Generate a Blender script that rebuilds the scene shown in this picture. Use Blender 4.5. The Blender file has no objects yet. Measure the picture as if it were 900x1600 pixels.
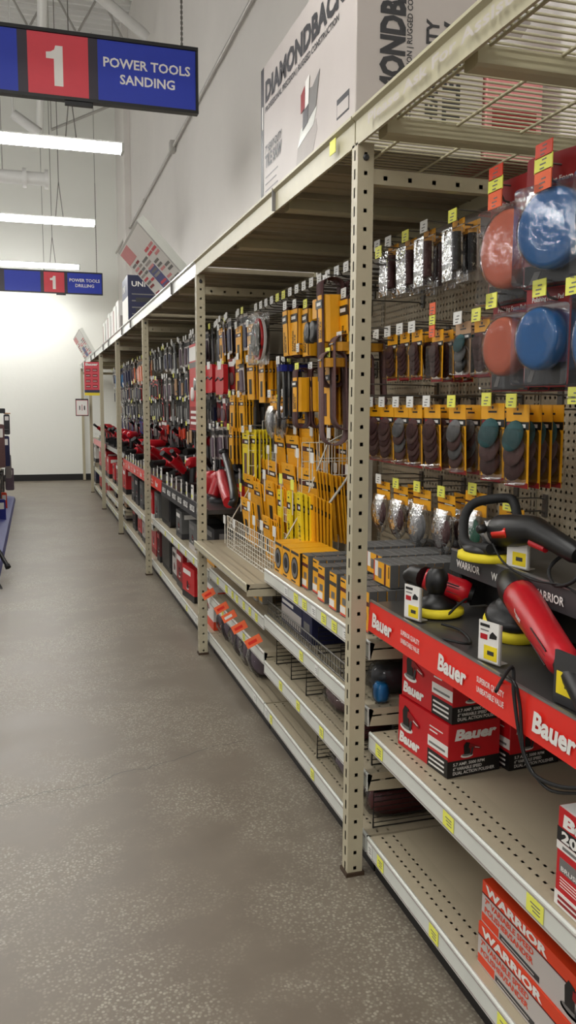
import bpy, math, random
from mathutils import Vector, Matrix
random.seed(7)
SC = bpy.context.scene; COL = SC.collection; PI = math.pi
U = random.uniform
# ------------------------------------------------------------------ camera
F, YAW, PIT, ROL, CH = 1298.0, .2949, -.1249, .0048, 1.452
cf = Vector((math.sin(YAW)*math.cos(PIT), math.cos(YAW)*math.cos(PIT), math.sin(PIT)))
r0 = Vector((math.cos(YAW), -math.sin(YAW), 0)); u0 = r0.cross(cf)
cr = r0*math.cos(ROL)+u0*math.sin(ROL); cu = u0*math.cos(ROL)-r0*math.sin(ROL)
cd = bpy.data.cameras.new('camera'); cam = bpy.data.objects.new('camera', cd); COL.objects.link(cam)
M = Matrix((cr, cu, -cf)).transposed().to_4x4(); M.translation = (0, 0, CH); cam.matrix_world = M
cd.sensor_fit = 'VERTICAL'; cd.sensor_height = 36; cd.lens = F/1600*36; cd.clip_start = .05
SC.camera = cam
def at(x, y, X=None, Y=None, Z=None):
    d = cf+cr*((x-450)/F)+cu*((800-y)/F)
    t = X/d.x if X is not None else Y/d.y if Y is not None else (Z-CH)/d.z
    return Vector((0, 0, CH))+d*t
# ------------------------------------------------------------------ materials
MATS = {}
class NT:
    def __init__(s, m): s.t = m.node_tree; s.n = s.t.nodes; s.l = s.t.links
    def new(s, k, **p):
        n = s.n.new(k)
        for a, b in p.items(): setattr(n, a, b)
        return n
    def put(s, sock, v):
        if hasattr(v, 'links'): s.l.new(v, sock)
        else: sock.default_value = v
    def math(s, op, a, b=0.0, c=None):
        n = s.new('ShaderNodeMath', operation=op); s.put(n.inputs[0], a); s.put(n.inputs[1], b)
        if c is not None: s.put(n.inputs[2], c)
        return n.outputs[0]
    def mix(s, f, a, b):
        n = s.new('ShaderNodeMix', data_type='RGBA'); s.put(n.inputs[0], f); s.put(n.inputs[6], a); s.put(n.inputs[7], b)
        return n.outputs[2]
    def noise(s, vec, scale, det=3, rough=.5):
        n = s.new('ShaderNodeTexNoise'); n.inputs['Scale'].default_value = scale; n.inputs['Detail'].default_value = det
        n.inputs['Roughness'].default_value = rough; s.l.new(vec, n.inputs['Vector']); return n.outputs['Fac']
def rgb(c):
    if isinstance(c, str):
        c = [int(c[i:i+2], 16)/255 for i in (0, 2, 4)]
    return tuple(((v/12.92) if v <= .04045 else ((v+.055)/1.055)**2.4) for v in c)+(1,)
def base(name):
    m = bpy.data.materials.new(name); m.use_nodes = True; t = NT(m); t.n.clear()
    o = t.new('ShaderNodeOutputMaterial'); b = t.new('ShaderNodeBsdfPrincipled')
    t.l.new(b.outputs[0], o.inputs[0]); tc = t.new('ShaderNodeTexCoord')
    t.obj = tc.outputs['Object']; t.b = b; t.o = o; MATS[name] = m; return m, t
def P(name, col, rough=.5, metal=0., var=.06, sc=18., bump=0., alpha=1., coat=0., spec=.5):
    m, t = base(name); c = rgb(col)
    n = t.noise(t.obj, sc, 4)
    d = tuple(max(0, v*(1-var*2)) for v in c[:3])+(1,); l = tuple(min(1, v*(1+var*1.6)) for v in c[:3])+(1,)
    t.l.new(t.mix(n, d, l), t.b.inputs['Base Color'])
    t.b.inputs['Roughness'].default_value = rough; t.b.inputs['Metallic'].default_value = metal
    t.b.inputs['Alpha'].default_value = alpha; t.b.inputs['Coat Weight'].default_value = coat
    t.b.inputs['Specular IOR Level'].default_value = spec
    if bump:
        bp = t.new('ShaderNodeBump'); bp.inputs['Strength'].default_value = bump; bp.inputs['Distance'].default_value = .004
        t.l.new(t.noise(t.obj, sc*3, 4), bp.inputs['Height']); t.l.new(bp.outputs[0], t.b.inputs['Normal'])
    return m
def holes(name, col, rules, rough=.45, metal=0.):
    """painted metal or board pierced by a grid of holes; rules = list of (axisA, pitchA, halfA, axisB, centres or pitchB, halfB, normal axis)"""
    m, t = base(name); c = rgb(col)
    n = t.noise(t.obj, 9, 4); d = tuple(v*.88 for v in c[:3])+(1,)
    t.l.new(t.mix(n, d, c), t.b.inputs['Base Color']); t.b.inputs['Roughness'].default_value = rough; t.b.inputs['Metallic'].default_value = metal
    sp = t.new('ShaderNodeSeparateXYZ'); t.l.new(t.obj, sp.inputs[0])
    g = t.new('ShaderNodeNewGeometry'); vt = t.new('ShaderNodeVectorTransform', vector_type='NORMAL', convert_from='WORLD', convert_to='OBJECT')
    t.l.new(g.outputs['Normal'], vt.inputs[0]); sn = t.new('ShaderNodeSeparateXYZ'); t.l.new(vt.outputs[0], sn.inputs[0])
    tot = None
    for (a, pa, ha, b, cb, hb, nx) in rules:
        A = t.math('ABSOLUTE', t.math('SUBTRACT', t.math('MODULO', t.math('ADD', sp.outputs[a], 100*pa), pa), pa/2))
        ma = t.math('LESS_THAN', A, ha)
        if isinstance(cb, (list, tuple)):
            mb = None
            for q in cb:
                k = t.math('LESS_THAN', t.math('ABSOLUTE', t.math('SUBTRACT', sp.outputs[b], q)), hb)
                mb = k if mb is None else t.math('MAXIMUM', mb, k)
            mk = t.math('MULTIPLY', ma, mb)
        else:
            B = t.math('ABSOLUTE', t.math('SUBTRACT', t.math('MODULO', t.math('ADD', sp.outputs[b], 100*cb), cb), cb/2))
            r2 = t.math('ADD', t.math('POWER', A, 2.0), t.math('POWER', B, 2.0)); mk = t.math('LESS_THAN', r2, ha*ha)
        mk = t.math('MULTIPLY', mk, t.math('GREATER_THAN', t.math('ABSOLUTE', sn.outputs[nx]), .7))
        tot = mk if tot is None else t.math('MAXIMUM', tot, mk)
    tot = t.math('MULTIPLY', tot, t.math('SUBTRACT', 1.0, g.outputs['Backfacing']))
    tr = t.new('ShaderNodeBsdfTransparent'); mx = t.new('ShaderNodeMixShader')
    t.l.new(tot, mx.inputs[0]); t.l.new(t.b.outputs[0], mx.inputs[1]); t.l.new(tr.outputs[0], mx.inputs[2]); t.l.new(mx.outputs[0], t.o.inputs[0])
    return m
def glow(name, col, s):
    m = bpy.data.materials.new(name); m.use_nodes = True; t = NT(m); t.n.clear()
    o = t.new('ShaderNodeOutputMaterial'); e = t.new('ShaderNodeEmission'); e.inputs[0].default_value = col; e.inputs[1].default_value = s
    t.l.new(e.outputs[0], o.inputs[0]); MATS[name] = m; return m
BEIGE = (.735, .71, .595)
P('beige', BEIGE, .42, var=.05); P('beige_dark', (.60, .56, .47), .5, var=.06)
P('deck_beige', (.70, .655, .56), .45, var=.06, sc=6)
holes('post_metal', (.745, .71, .605), [(2, .0508, .0055, 0, (.0245,), .005, 1), (2, .0508, .014, 1, (.022,), .0045, 0)])
holes('tie_metal', (.72, .685, .58), [(0, .0762, .006, 2, (.018,), .006, 1)])
holes('peg_board', (.70, .655, .56), [(1, .0254, .0048, 2, .0254, .0048, 0)], .6)
holes('slot_strip', (.66, .63, .55), [(2, .0254, .009, 1, (-.010, .010), .0028, 0)], .5)
holes('deck_perf', (.70, .655, .56), [(1, .028, .0050, 0, (.045, .083), .0032, 2)])
holes('bracket_metal', (.72, .68, .58), [(0, .11, .009, 2, (-.02,), .006, 1)])
P('rail_white', (.84, .85, .82), .28, var=.05, sc=10); P('rail_clear', (.86, .87, .85), .18, var=.03)
P('kick_black', (.05, .045, .05), .5); P('black', (.055, .052, .055), .42, var=.1); P('black_gloss', (.04, .04, .045), .2)
P('rubber', (.06, .06, .062), .7); P('charcoal', (.22, .22, .225), .4); P('charcoal_deck', (.255, .25, .245), .33, var=.1, sc=8)
P('white', (.88, .88, .86), .5, var=.03); P('print_white', (.90, .89, .87), .45, var=.02); P('wire_white', (.86, .85, .80), .35)
P('print_black', (.07, .065, .07), .45, var=.05); P('print_grey', (.45, .44, .43), .5); P('print_dark', (.2, .2, .21), .5)
P('red', (.76, .08, .12), .38, var=.06); P('red_rail', (.87, .17, .13), .32, var=.05); P('red_dark', (.55, .06, .08), .5)
P('tool_red', (.70, .065, .12), .33, var=.08); P('wine', (.33, .07, .08), .6)
P('orange_red', (.86, .25, .11), .42); P('orange', (.93, .45, .20), .5); P('tag_orange', (.95, .42, .24), .55)
P('yellow', (.93, .66, .10), .42, var=.05); P('yellow_bright', (.93, .83, .14), .4, var=.04); P('yellow_dark', (.80, .56, .13), .5)
P('tag_yellow', (.93, .93, .38), .5, var=.04); P('tag_white', (.90, .90, .88), .5, var=.02); P('foam_yellow', (.90, .82, .15), .7)
P('brown_grit', (.30, .185, .18), .85, var=.15, sc=60, bump=.3); P('brown_lt', (.40, .29, .28), .8, var=.15, sc=60, bump=.3)
P('grey_grit', (.42, .42, .42), .85, var=.15, sc=60, bump=.3); P('violet_grey', (.42, .36, .40), .7, var=.1)
P('green_pad', (.08, .30, .22), .8, var=.1); P('teal_pad', (.17, .33, .34), .8, var=.1)
P('pad_orange', (.95, .50, .34), .5, var=.08, sc=5, coat=.7); P('pad_blue', (.05, .50, .80), .5, var=.08, sc=5, coat=.7)
P('steel', (.62, .62, .62), .3, .8); P('wire_steel', (.42, .41, .39), .35, .6); P('wire_dark', (.16, .155, .15), .4, .4)
P('blue', (.08, .13, .48), .45); P('navy', (.10, .12, .27), .45); P('sign_blue', (.13, .22, .68), .5, var=.03); P('sign_red', (.84, .26, .31), .5, var=.03)
P('sign_frame', (.20, .175, .22), .45); P('blue_deck', (.30, .32, .56), .5); P('cyan', (.1, .5, .75), .4); P('tan', (.72, .58, .45), .7)
P('carton_grey', (.74, .71, .69), .5, var=.05, sc=5); P('carton_shade', (.63, .60, .58), .5); P('kraft', (.66, .57, .46), .7)
P('grey_box', (.36, .36, .355), .6, var=.08); P('dark_case', (.11, .11, .12), .55); P('skin_pink', (.86, .55, .55), .5)
P('foot', (.25, .18, .12), .6); P('galv', (.70, .69, .67), .4, .3); P('paint_white', (.86, .86, .85), .5, var=.02)
def clear(name, amt, bump=0, sc=30, tint=(.97, .975, .98, 1)):
    m, t = base(name); t.n.remove(t.b)
    tr = t.new('ShaderNodeBsdfTransparent'); tr.inputs[0].default_value = tint
    gl = t.new('ShaderNodeBsdfGlossy'); gl.inputs['Roughness'].default_value = .09
    lw = t.new('ShaderNodeFresnel'); lw.inputs[0].default_value = 1.5
    if bump:
        bp = t.new('ShaderNodeBump'); bp.inputs['Strength'].default_value = bump; bp.inputs['Distance'].default_value = .01
        t.l.new(t.noise(t.obj, sc, 3), bp.inputs['Height']); t.l.new(bp.outputs[0], gl.inputs['Normal']); t.l.new(bp.outputs[0], lw.inputs['Normal'])
    mx = t.new('ShaderNodeMixShader'); t.l.new(t.math('MINIMUM', t.math('MULTIPLY', lw.outputs[0], amt), .75), mx.inputs[0])
    t.l.new(tr.outputs[0], mx.inputs[1]); t.l.new(gl.outputs[0], mx.inputs[2]); t.l.new(mx.outputs[0], t.o.inputs[0])
clear('plastic', .7, .15, 14); clear('film', 1.6, .6, 16, (.98, .98, .98, 1)); clear('wrap', .9, 1.0, 28, (.93, .93, .94, 1))
P('lens_glass', (.9, .9, .9), .2, alpha=.3)
glow('tube_light', (1, .985, .95, 1), 26)
def wall_mat(name, col, sc=1.3, amt=.07):
    m, t = base(name); c = rgb(col)
    n = t.noise(t.obj, sc, 6, .6); d = tuple(v*(1-amt*2) for v in c[:3])+(1,)
    t.l.new(t.mix(n, d, c), t.b.inputs['Base Color']); t.b.inputs['Roughness'].default_value = .75
    bp = t.new('ShaderNodeBump'); bp.inputs['Strength'].default_value = .25; bp.inputs['Distance'].default_value = .01
    t.l.new(t.noise(t.obj, 9, 6, .6), bp.inputs['Height']); t.l.new(bp.outputs[0], t.b.inputs['Normal'])
wall_mat('wall_paint', (.90, .885, .865)); wall_mat('wall_far', (.95, .955, .93), .6, .03)
def floor_mat():
    m, t = base('polished_concrete')
    n1 = t.noise(t.obj, 1.5, 4, .55); n2 = t.noise(t.obj, 5, 5, .6)
    mp = t.new('ShaderNodeMapRange'); mp.interpolation_type = 'SMOOTHSTEP'; mp.inputs[1].default_value = .43; mp.inputs[2].default_value = .56
    t.l.new(t.math('ADD', t.math('MULTIPLY', n1, .66), t.math('MULTIPLY', n2, .34)), mp.inputs[0])
    vo = t.new('ShaderNodeTexVoronoi'); vo.inputs['Scale'].default_value = 105; t.l.new(t.obj, vo.inputs['Vector'])
    sp = t.new('ShaderNodeMapRange'); sp.inputs[1].default_value = .55; sp.inputs[2].default_value = .28; t.l.new(vo.outputs['Distance'], sp.inputs[0])
    # every stone has its own tone
    sx = t.new('ShaderNodeSeparateColor'); t.l.new(vo.outputs['Color'], sx.inputs[0])
    stone = t.mix(sx.outputs[0], rgb((.48, .455, .40)), rgb((.66, .635, .57)))
    base_c = t.mix(n2, rgb((.405, .37, .325)), rgb((.515, .475, .42)))
    f = t.math('MULTIPLY', t.math('MULTIPLY', sp.outputs[0], mp.outputs[0]), .95)
    t.l.new(t.mix(f, base_c, stone), t.b.inputs['Base Color'])
    rr = t.new('ShaderNodeMapRange'); rr.inputs[3].default_value = .30; rr.inputs[4].default_value = .5; t.l.new(n2, rr.inputs[0])
    t.l.new(rr.outputs[0], t.b.inputs['Roughness'])
    bp = t.new('ShaderNodeBump'); bp.inputs['Strength'].default_value = .12; bp.inputs['Distance'].default_value = .002
    t.l.new(f, bp.inputs['Height']); t.l.new(bp.outputs[0], t.b.inputs['Normal'])
floor_mat()
# ------------------------------------------------------------------ mesh builder
GL = {}
def glyphs(s, bold, sp=1.0):
    k = (s, bold, sp)
    if k in GL: return GL[k]
    c = bpy.data.curves.new('t', 'FONT'); c.body = s; c.offset = bold; c.resolution_u = 2; c.space_character = sp
    o = bpy.data.objects.new('t', c); COL.objects.link(o)
    me = bpy.data.meshes.new_from_object(o.evaluated_get(bpy.context.evaluated_depsgraph_get()))
    vs = [v.co.copy() for v in me.vertices]; fs = [tuple(p.vertices) for p in me.polygons]
    bpy.data.objects.remove(o); bpy.data.curves.remove(c); bpy.data.meshes.remove(me)
    x0 = min((v.x for v in vs), default=0); x1 = max((v.x for v in vs), default=1)
    GL[k] = (vs, fs, x0, x1); return GL[k]
V = Vector
class MB:
    def __init__(s): s.v = []; s.f = []; s.m = []; s.sm = []; s.mats = []; s.T = None
    def mi(s, m):
        if m not in s.mats: s.mats.append(m)
        return s.mats.index(m)
    def add(s, vs, fs, m, smooth=False):
        o = len(s.v)
        s.v += [tuple(s.T @ V(v)) if s.T is not None else tuple(v) for v in vs]
        k = s.mi(m)
        for f in fs: s.f.append(tuple(i+o for i in f)); s.m.append(k); s.sm.append(smooth)
        return s
    def box(s, x0, x1, y0, y1, z0, z1, m, T=None):
        vs = [V((x, y, z)) for x in (x0, x1) for y in (y0, y1) for z in (z0, z1)]
        if T is not None: vs = [T @ v for v in vs]
        return s.add(vs, [(0, 1, 3, 2), (4, 6, 7, 5), (0, 4, 5, 1), (2, 3, 7, 6), (0, 2, 6, 4), (1, 5, 7, 3)], m)
    def prism(s, poly, ax, a0, a1, m, smooth=False):
        """poly: 2-D outline in the two other axes (in x,y,z order); extruded along ax"""
        def pt(p, a):
            l = [p[0], p[1]]; l.insert(ax, a); return l
        n = len(poly); vs = [pt(p, a0) for p in poly]+[pt(p, a1) for p in poly]
        s.add(vs, [tuple(range(n)), tuple(range(2*n-1, n-1, -1))], m)
        s.add(vs, [(i, i+n, (i+1) % n+n, (i+1) % n) for i in range(n)], m, smooth); return s
    def rbox(s, x0, x1, y0, y1, z0, z1, m, r=.01, ax=2, n=3):
        c = [(x0, x1), (y0, y1), (z0, z1)]; a = c.pop(ax); (u0_, u1_), (v0_, v1_) = c; poly = []
        for cx, cy, st in ((u1_-r, v1_-r, 0), (u0_+r, v1_-r, 1), (u0_+r, v0_+r, 2), (u1_-r, v0_+r, 3)):
            for i in range(n+1):
                t = (st+i/n)*PI/2; poly.append((cx+r*math.cos(t), cy+r*math.sin(t)))
        return s.prism(poly, ax, a[0], a[1], m)
    def quad(s, a, b, c, d, m): return s.add([a, b, c, d], [(0, 1, 2, 3)], m)
    def tube(s, pts, r, m, n=6, flat=1.0, up=None, cap=True):
        """swept tube with one radius or a radius per point; flat squashes it across `up`"""
        pts = [V(p) for p in pts]; k = len(pts); rs = r if isinstance(r, (list, tuple)) else [r]*k
        vs = []; ref = V(up) if up else V((0, 0, 1))
        for i, p in enumerate(pts):
            d = (pts[min(i+1, k-1)]-pts[max(i-1, 0)]).normalized()
            q = ref if abs(d.dot(ref)) < .95 else V((1, 0, 0)) if abs(d.x) < .9 else V((0, 1, 0))
            a = d.cross(q).normalized(); b = a.cross(d).normalized()
            for j in range(n):
                t = 2*PI*j/n; vs.append(p+a*(math.cos(t)*rs[i]*flat)+b*(math.sin(t)*rs[i]))
        fs = [(i*n+j, i*n+(j+1) % n, (i+1)*n+(j+1) % n, (i+1)*n+j) for i in range(k-1) for j in range(n)]
        s.add(vs, fs, m, True)
        if cap: s.add(vs, [tuple(range(n-1, -1, -1)), tuple(range((k-1)*n, k*n))], m)
        return s
    def lathe(s, prof, c, ax, m, n=20, smooth=True, sy=1.0):
        """prof: (radius, height) pairs turned about direction ax through c"""
        c = V(c); d = V(ax).normalized(); a = d.orthogonal().normalized()
        if abs(d.z) < .9: a = d.cross(V((0, 0, 1))).normalized()
        b = d.cross(a); vs = []
        for (r, h) in prof:
            for j in range(n):
                t = 2*PI*j/n; vs.append(c+d*h+a*(r*math.cos(t))+b*(r*math.sin(t)*sy))
        k = len(prof); s.add(vs, [(i*n+j, i*n+(j+1) % n, (i+1)*n+(j+1) % n, (i+1)*n+j) for i in range(k-1) for j in range(n)], m, smooth)
        s.add(vs, [tuple(range(n-1, -1, -1)), tuple(range((k-1)*n, k*n))], m); return s
    def text(s, t, o, r, u, h, m, w=None, bold=.02, shear=0., center=False, sp=1.0):
        vs, fs, x0, x1 = glyphs(t, bold, sp); k = h/.70; o = V(o); r = V(r).normalized(); u = V(u).normalized()
        kx = k if w is None else w/max(1e-6, x1-x0); off = -(x1-x0)*kx/2 if center else 0
        return s.add([o+r*((v.x-x0)*kx+off+shear*v.y*k)+u*(v.y*k) for v in vs], fs, m)
    def build(s, name, parent=None, loc=(0, 0, 0), bevel=0):
        me = bpy.data.meshes.new(name); me.from_pydata(s.v, [], s.f)
        for q in s.mats: me.materials.append(MATS[q])
        me.polygons.foreach_set('material_index', s.m); me.polygons.foreach_set('use_smooth', s.sm); me.update()
        o = bpy.data.objects.new(name, me); COL.objects.link(o); o.location = loc
        if parent: o.parent = parent
        if bevel:
            b = o.modifiers.new('b', 'BEVEL'); b.width = bevel; b.segments = 2; b.limit_method = 'ANGLE'
        return o
def tag(o, label, cat, group=None, kind=None):
    if label: o['label'] = label
    if cat: o['category'] = cat
    if group: o['group'] = group
    if kind: o['kind'] = kind
    return o
def thing(name, label, cat, loc=(0, 0, 0), rz=0, group=None):
    o = bpy.data.objects.new(name, None); o.empty_display_size = .05; COL.objects.link(o)
    o.location = loc; o.rotation_euler = (0, 0, rz); return tag(o, label, cat, group)
KIDS = {}
def dup(root, loc=None, rot=None, label=None, group=None, scale=None):
    if root.name not in KIDS:
        d = {}
        for q in bpy.data.objects:
            if q.parent: d.setdefault(q.parent.name, []).append(q)
        KIDS.clear(); KIDS.update(d); KIDS.setdefault(root.name, [])
    def rec(o, par):
        c = o.copy(); COL.objects.link(c)
        if par: c.parent = par
        for ch in KIDS.get(o.name, []): rec(ch, c)
        return c
    r = rec(root, None)
    if loc is not None: r.location = loc
    if rot is not None: r.rotation_euler = rot if hasattr(rot, '__len__') else (0, 0, rot)
    if scale: r.scale = (scale,)*3
    if label: r['label'] = label
    if group: r['group'] = group
    elif 'group' in r.keys(): del r['group']
    return r
class Proto:
    """the first placing uses the source itself, later ones copies of it"""
    def __init__(s, root): s.r = root; s.used = False
    def put(s, loc, rot, label, group=None, scale=None):
        if not s.used:
            s.used = True; r = s.r; r.location = loc; r.rotation_euler = rot if hasattr(rot, '__len__') else (0, 0, rot)
            r['label'] = label
            if group: r['group'] = group
            if scale: r.scale = (scale,)*3
            return r
        return dup(s.r, loc, rot, label, group, scale)
    def drop(s):
        if not s.used:
            for q in list(s.r.children_recursive)+[s.r]: bpy.data.objects.remove(q)
def struct(name, mb):
    o = mb.build(name); o['kind'] = 'structure'; return o
ORD = ['nearest', 'second', 'third', 'fourth', 'fifth', 'sixth', 'seventh', 'eighth', 'ninth', 'tenth', 'eleventh', 'twelfth', 'thirteenth', 'fourteenth', 'fifteenth', 'sixteenth', 'seventeenth', 'eighteenth', 'nineteenth', 'twentieth']
BAY = ['nearest', 'second', 'third', 'fourth', 'fifth', 'sixth', 'seventh']
AISLE = -PI/2     # products are modelled with their front towards local -y; this turns the front to the aisle
YP = [2.271+2.44*k for k in range(7)]          # the seven front posts in view
SEC = [2.27+1.22*k for k in range(-1, 12)]     # joints of the four-foot shelf sections
# ------------------------------------------------------------------ room
XW, YW, ZC = 1.66, 17.03, 7.75
mb = MB(); mb.box(-9, XW+.3, -6, YW+.3, -.2, 0, 'polished_concrete'); struct('floor', mb)
mb = MB(); mb.box(XW, XW+.3, -6, YW+.3, 0, ZC, 'wall_paint'); struct('wall_right', mb)
mb = MB(); mb.box(-9, XW, YW, YW+.3, 0, ZC, 'wall_far'); struct('wall_back', mb)
mb = MB(); mb.box(-9, XW, YW-.012, YW, 0, .125, 'kick_black'); struct('baseboard_back', mb)
mb = MB(); y = -6      # ribbed white roof deck
prof = []
while y < YW+.3:
    prof += [(y, ZC), (y+.03, ZC+.06), (y+.12, ZC+.06), (y+.15, ZC)]; y += .2
prof = prof+[(YW+.3, ZC+.25), (-6, ZC+.25)]
mb.prism(prof, 0, -9, XW+.3, 'paint_white'); struct('ceiling', mb)
mb = MB(); mb.box(XW-.10, XW-.001, 14.6, 15.0, 0, ZC, 'wall_paint'); struct('trim_1', mb)
# crack in the floor: a thin line of dark filler
mb = MB(); cp = [at(0, 1258, Z=0), at(60, 1240, Z=0), at(110, 1232, Z=0), at(150, 1225, Z=0), at(185, 1208, Z=0), at(230, 1200, Z=0), at(270, 1188, Z=0), at(330, 1168, Z=0), at(395, 1155, Z=0)]
q = []
for a, b in zip(cp, cp[1:]):
    for i in range(5): q.append(a.lerp(b, i/5)+V((U(-.006, .006), U(-.01, .01), 0)))
for a, b in zip(q, q[1:]):
    d = (b-a).normalized()*.0; n = V((-(b-a).y, (b-a).x, 0)).normalized()*.0011
    mb.quad(a-n+V((0, 0, .0005)), b-n+V((0, 0, .0005)), b+n+V((0, 0, .0005)), a+n+V((0, 0, .0005)), 'print_dark')
o = mb.build('floor_crack'); o['kind'] = 'structure'
# roof trusses
def truss(Y, z0, lab):
    t = thing('roof_joist', lab, 'joist', (0, Y, z0))
    a = MB(); a.box(-9, XW-.12, -.045, .045, .62, .70, 'paint_white'); a.build('top_chord', t)
    a = MB(); a.box(-9, XW-.12, -.035, .035, 0, .06, 'paint_white'); a.build('bottom_chord', t)
    a = MB(); x = -9; k = 0
    while x < XW-.5:
        a.tube([(x, 0, .03), (x+.35, 0, .65)], .018, 'galv', 5); a.tube([(x+.35, 0, .65), (x+.7, 0, .03)], .018, 'galv', 5); x += .7
    a.build('web', t)
for i, Y in enumerate((10.6, 12.2, 13.8, 15.6)):
    truss(Y, ZC-.71, ['white open-web roof joist nearest the hanging sanding sign', 'white open-web roof joist, second from the near side', 'white open-web roof joist, third from the near side', 'white open-web roof joist closest to the far wall'][i])
# main overhead pipe running down the aisle, cross pipe, braces
pA, pB = at(66, 0, Z=6.4), at(56, 330, Z=6.4)
mb = MB(); mb.tube([(pA.x, 4, 6.4), (pA.x, YW, 6.4)], .062, 'paint_white', 12)
for yy in (7, 10, 13): mb.tube([(pA.x, yy, 6.4), (pA.x, yy+.05, 6.4)], .085, 'paint_white', 12)
tag(mb.build('ceiling_pipe'), 'long white pipe running lengthwise under the roof above the aisle', 'pipe')
q = at(78, 281, Y=12.0)
mb = MB(); mb.tube([(-9, 12.0, q.z), (q.x-.03, 12.0, q.z)], .085, 'paint_white', 14)
for dx in (-.02, -.3, -2.5): mb.tube([(q.x+dx-.05, 12.0, q.z), (q.x+dx, 12.0, q.z)], .125, 'paint_white', 14)
for dx in (-.6, -3.2): mb.tube([(q.x+dx, 12.0, q.z), (q.x+dx, 12.0, ZC-.02)], .008, 'galv', 5)
tag(mb.build('cross_pipe'), 'white flanged pipe crossing the aisle between the two light rows', 'pipe')
a, b = at(150, -10, Y=11.2), at(228, 56, Y=11.6)
mb = MB(); mb.tube([a, b], .085, 'paint_white', 4); tag(mb.build('wind_brace'), 'wide white diagonal brace under the roof behind the sanding sign', 'brace')
a, b = at(20, 178, Y=12.5), at(62, 208, Y=12.5)
mb = MB(); mb.tube([a, b], .07, 'paint_white', 4); mb.tube([a, (a.x, a.y, ZC+.004)], .012, 'paint_white', 5); tag(mb.build('knee_brace'), 'short white slanting brace below the left end of the sanding sign', 'brace')
a, b = at(80, 203, Y=13.6), at(178, 163, Y=13.6)
mb = MB(); mb.tube([a, b], .022, 'galv', 5); mb.tube([a, (a.x, a.y, ZC+.004)], .010, 'galv', 5); mb.tube([b, (b.x, b.y, ZC+.004)], .010, 'galv', 5); tag(mb.build('sway_rod'), 'thin grey rod rising to the right below the sanding sign', 'rod')
# girder at the wall side (open box seen above the sign)
mb = MB(); mb.box(-9, XW-.02, 11.35, 11.5, ZC-.95, ZC-.75, 'paint_white'); tag(mb.build('roof_girder'), 'flat white roof girder crossing above the sanding sign', 'girder')
# conduit along the right wall
zc = at(393, 0, X=XW-.03).z
mb = MB(); mb.tube([(XW-.03, 2, zc), (XW-.03, YW-.02, zc)], .017, 'galv', 8)
for yy in (4.4, 8.6, 12.6): mb.tube([(XW-.03, yy, zc), (XW-.03, yy+.06, zc)], .024, 'galv', 8)
mb.rbox(XW-.07, XW-.005, 9.95, 10.07, zc-.06, zc+.06, 'galv', .01)
tag(mb.build('conduit'), 'thin grey conduit with a junction box high on the right wall', 'conduit')
# ------------------------------------------------------------------ lights
def fluorescent(X1, Y, z, lab, n=2.44, group=None):
    t = thing('fluorescent_light', lab, 'ceiling light', (X1, Y, z), 0, group)
    a = MB(); a.prism([(-.035, .075), (.035, .075), (.06, .05), (-.06, .05)], 0, -n, 0, 'paint_white'); a.build('housing', t)
    a = MB(); a.prism([(-.075, .05), (.075, .05), (.06, .008), (.03, 0), (-.03, 0), (-.06, .008)], 0, -n+.02, -.02, 'tube_light'); a.build('lens', t)
    for x in (-.02, -n): MB().prism([(-.08, .055), (.08, .055), (.065, .0), (-.065, 0)], 0, x, x+.02, 'rail_clear').build('end_cap', t)
    for x in (-.35, -n+.35):
        a = MB(); a.tube([(x, 0, .07), (x-.04, 0, .45), (x-.04, 0, ZC-.05-z)], .004, 'wire_steel', 4); a.tube([(x-.08, 0, .07), (x-.04, 0, .45)], .004, 'wire_steel', 4); a.build('hanger_wire', t)
    return t
q = at(193, 240, X=.72); fluorescent(.72, q.y, q.z, 'bright suspended fluorescent light below the big sanding sign')
q = at(150, 354, X=.72); fluorescent(.72, q.y, q.z, 'suspended fluorescent light between the two hanging aisle signs')
q = at(125, 421, X=.72); fluorescent(.72, q.y, q.z, 'suspended fluorescent light just above the drilling sign')
q = at(104, 458, X=.64); fluorescent(.64, min(q.y, 16.5), q.z, 'suspended fluorescent light glaring on the far wall under the drilling sign')
for Y in (-3.2, -.6, 2.4): fluorescent(.72, Y, 3.42, 'suspended fluorescent light over the near end of the aisle', group='aisle lights behind the viewer')
for X in (-3.4, -6.4):
    for Y in (0, 5.2, 10.4): fluorescent(X, Y, 3.9, 'suspended fluorescent light over the neighbouring aisles', group='neighbour aisle lights')
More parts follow.
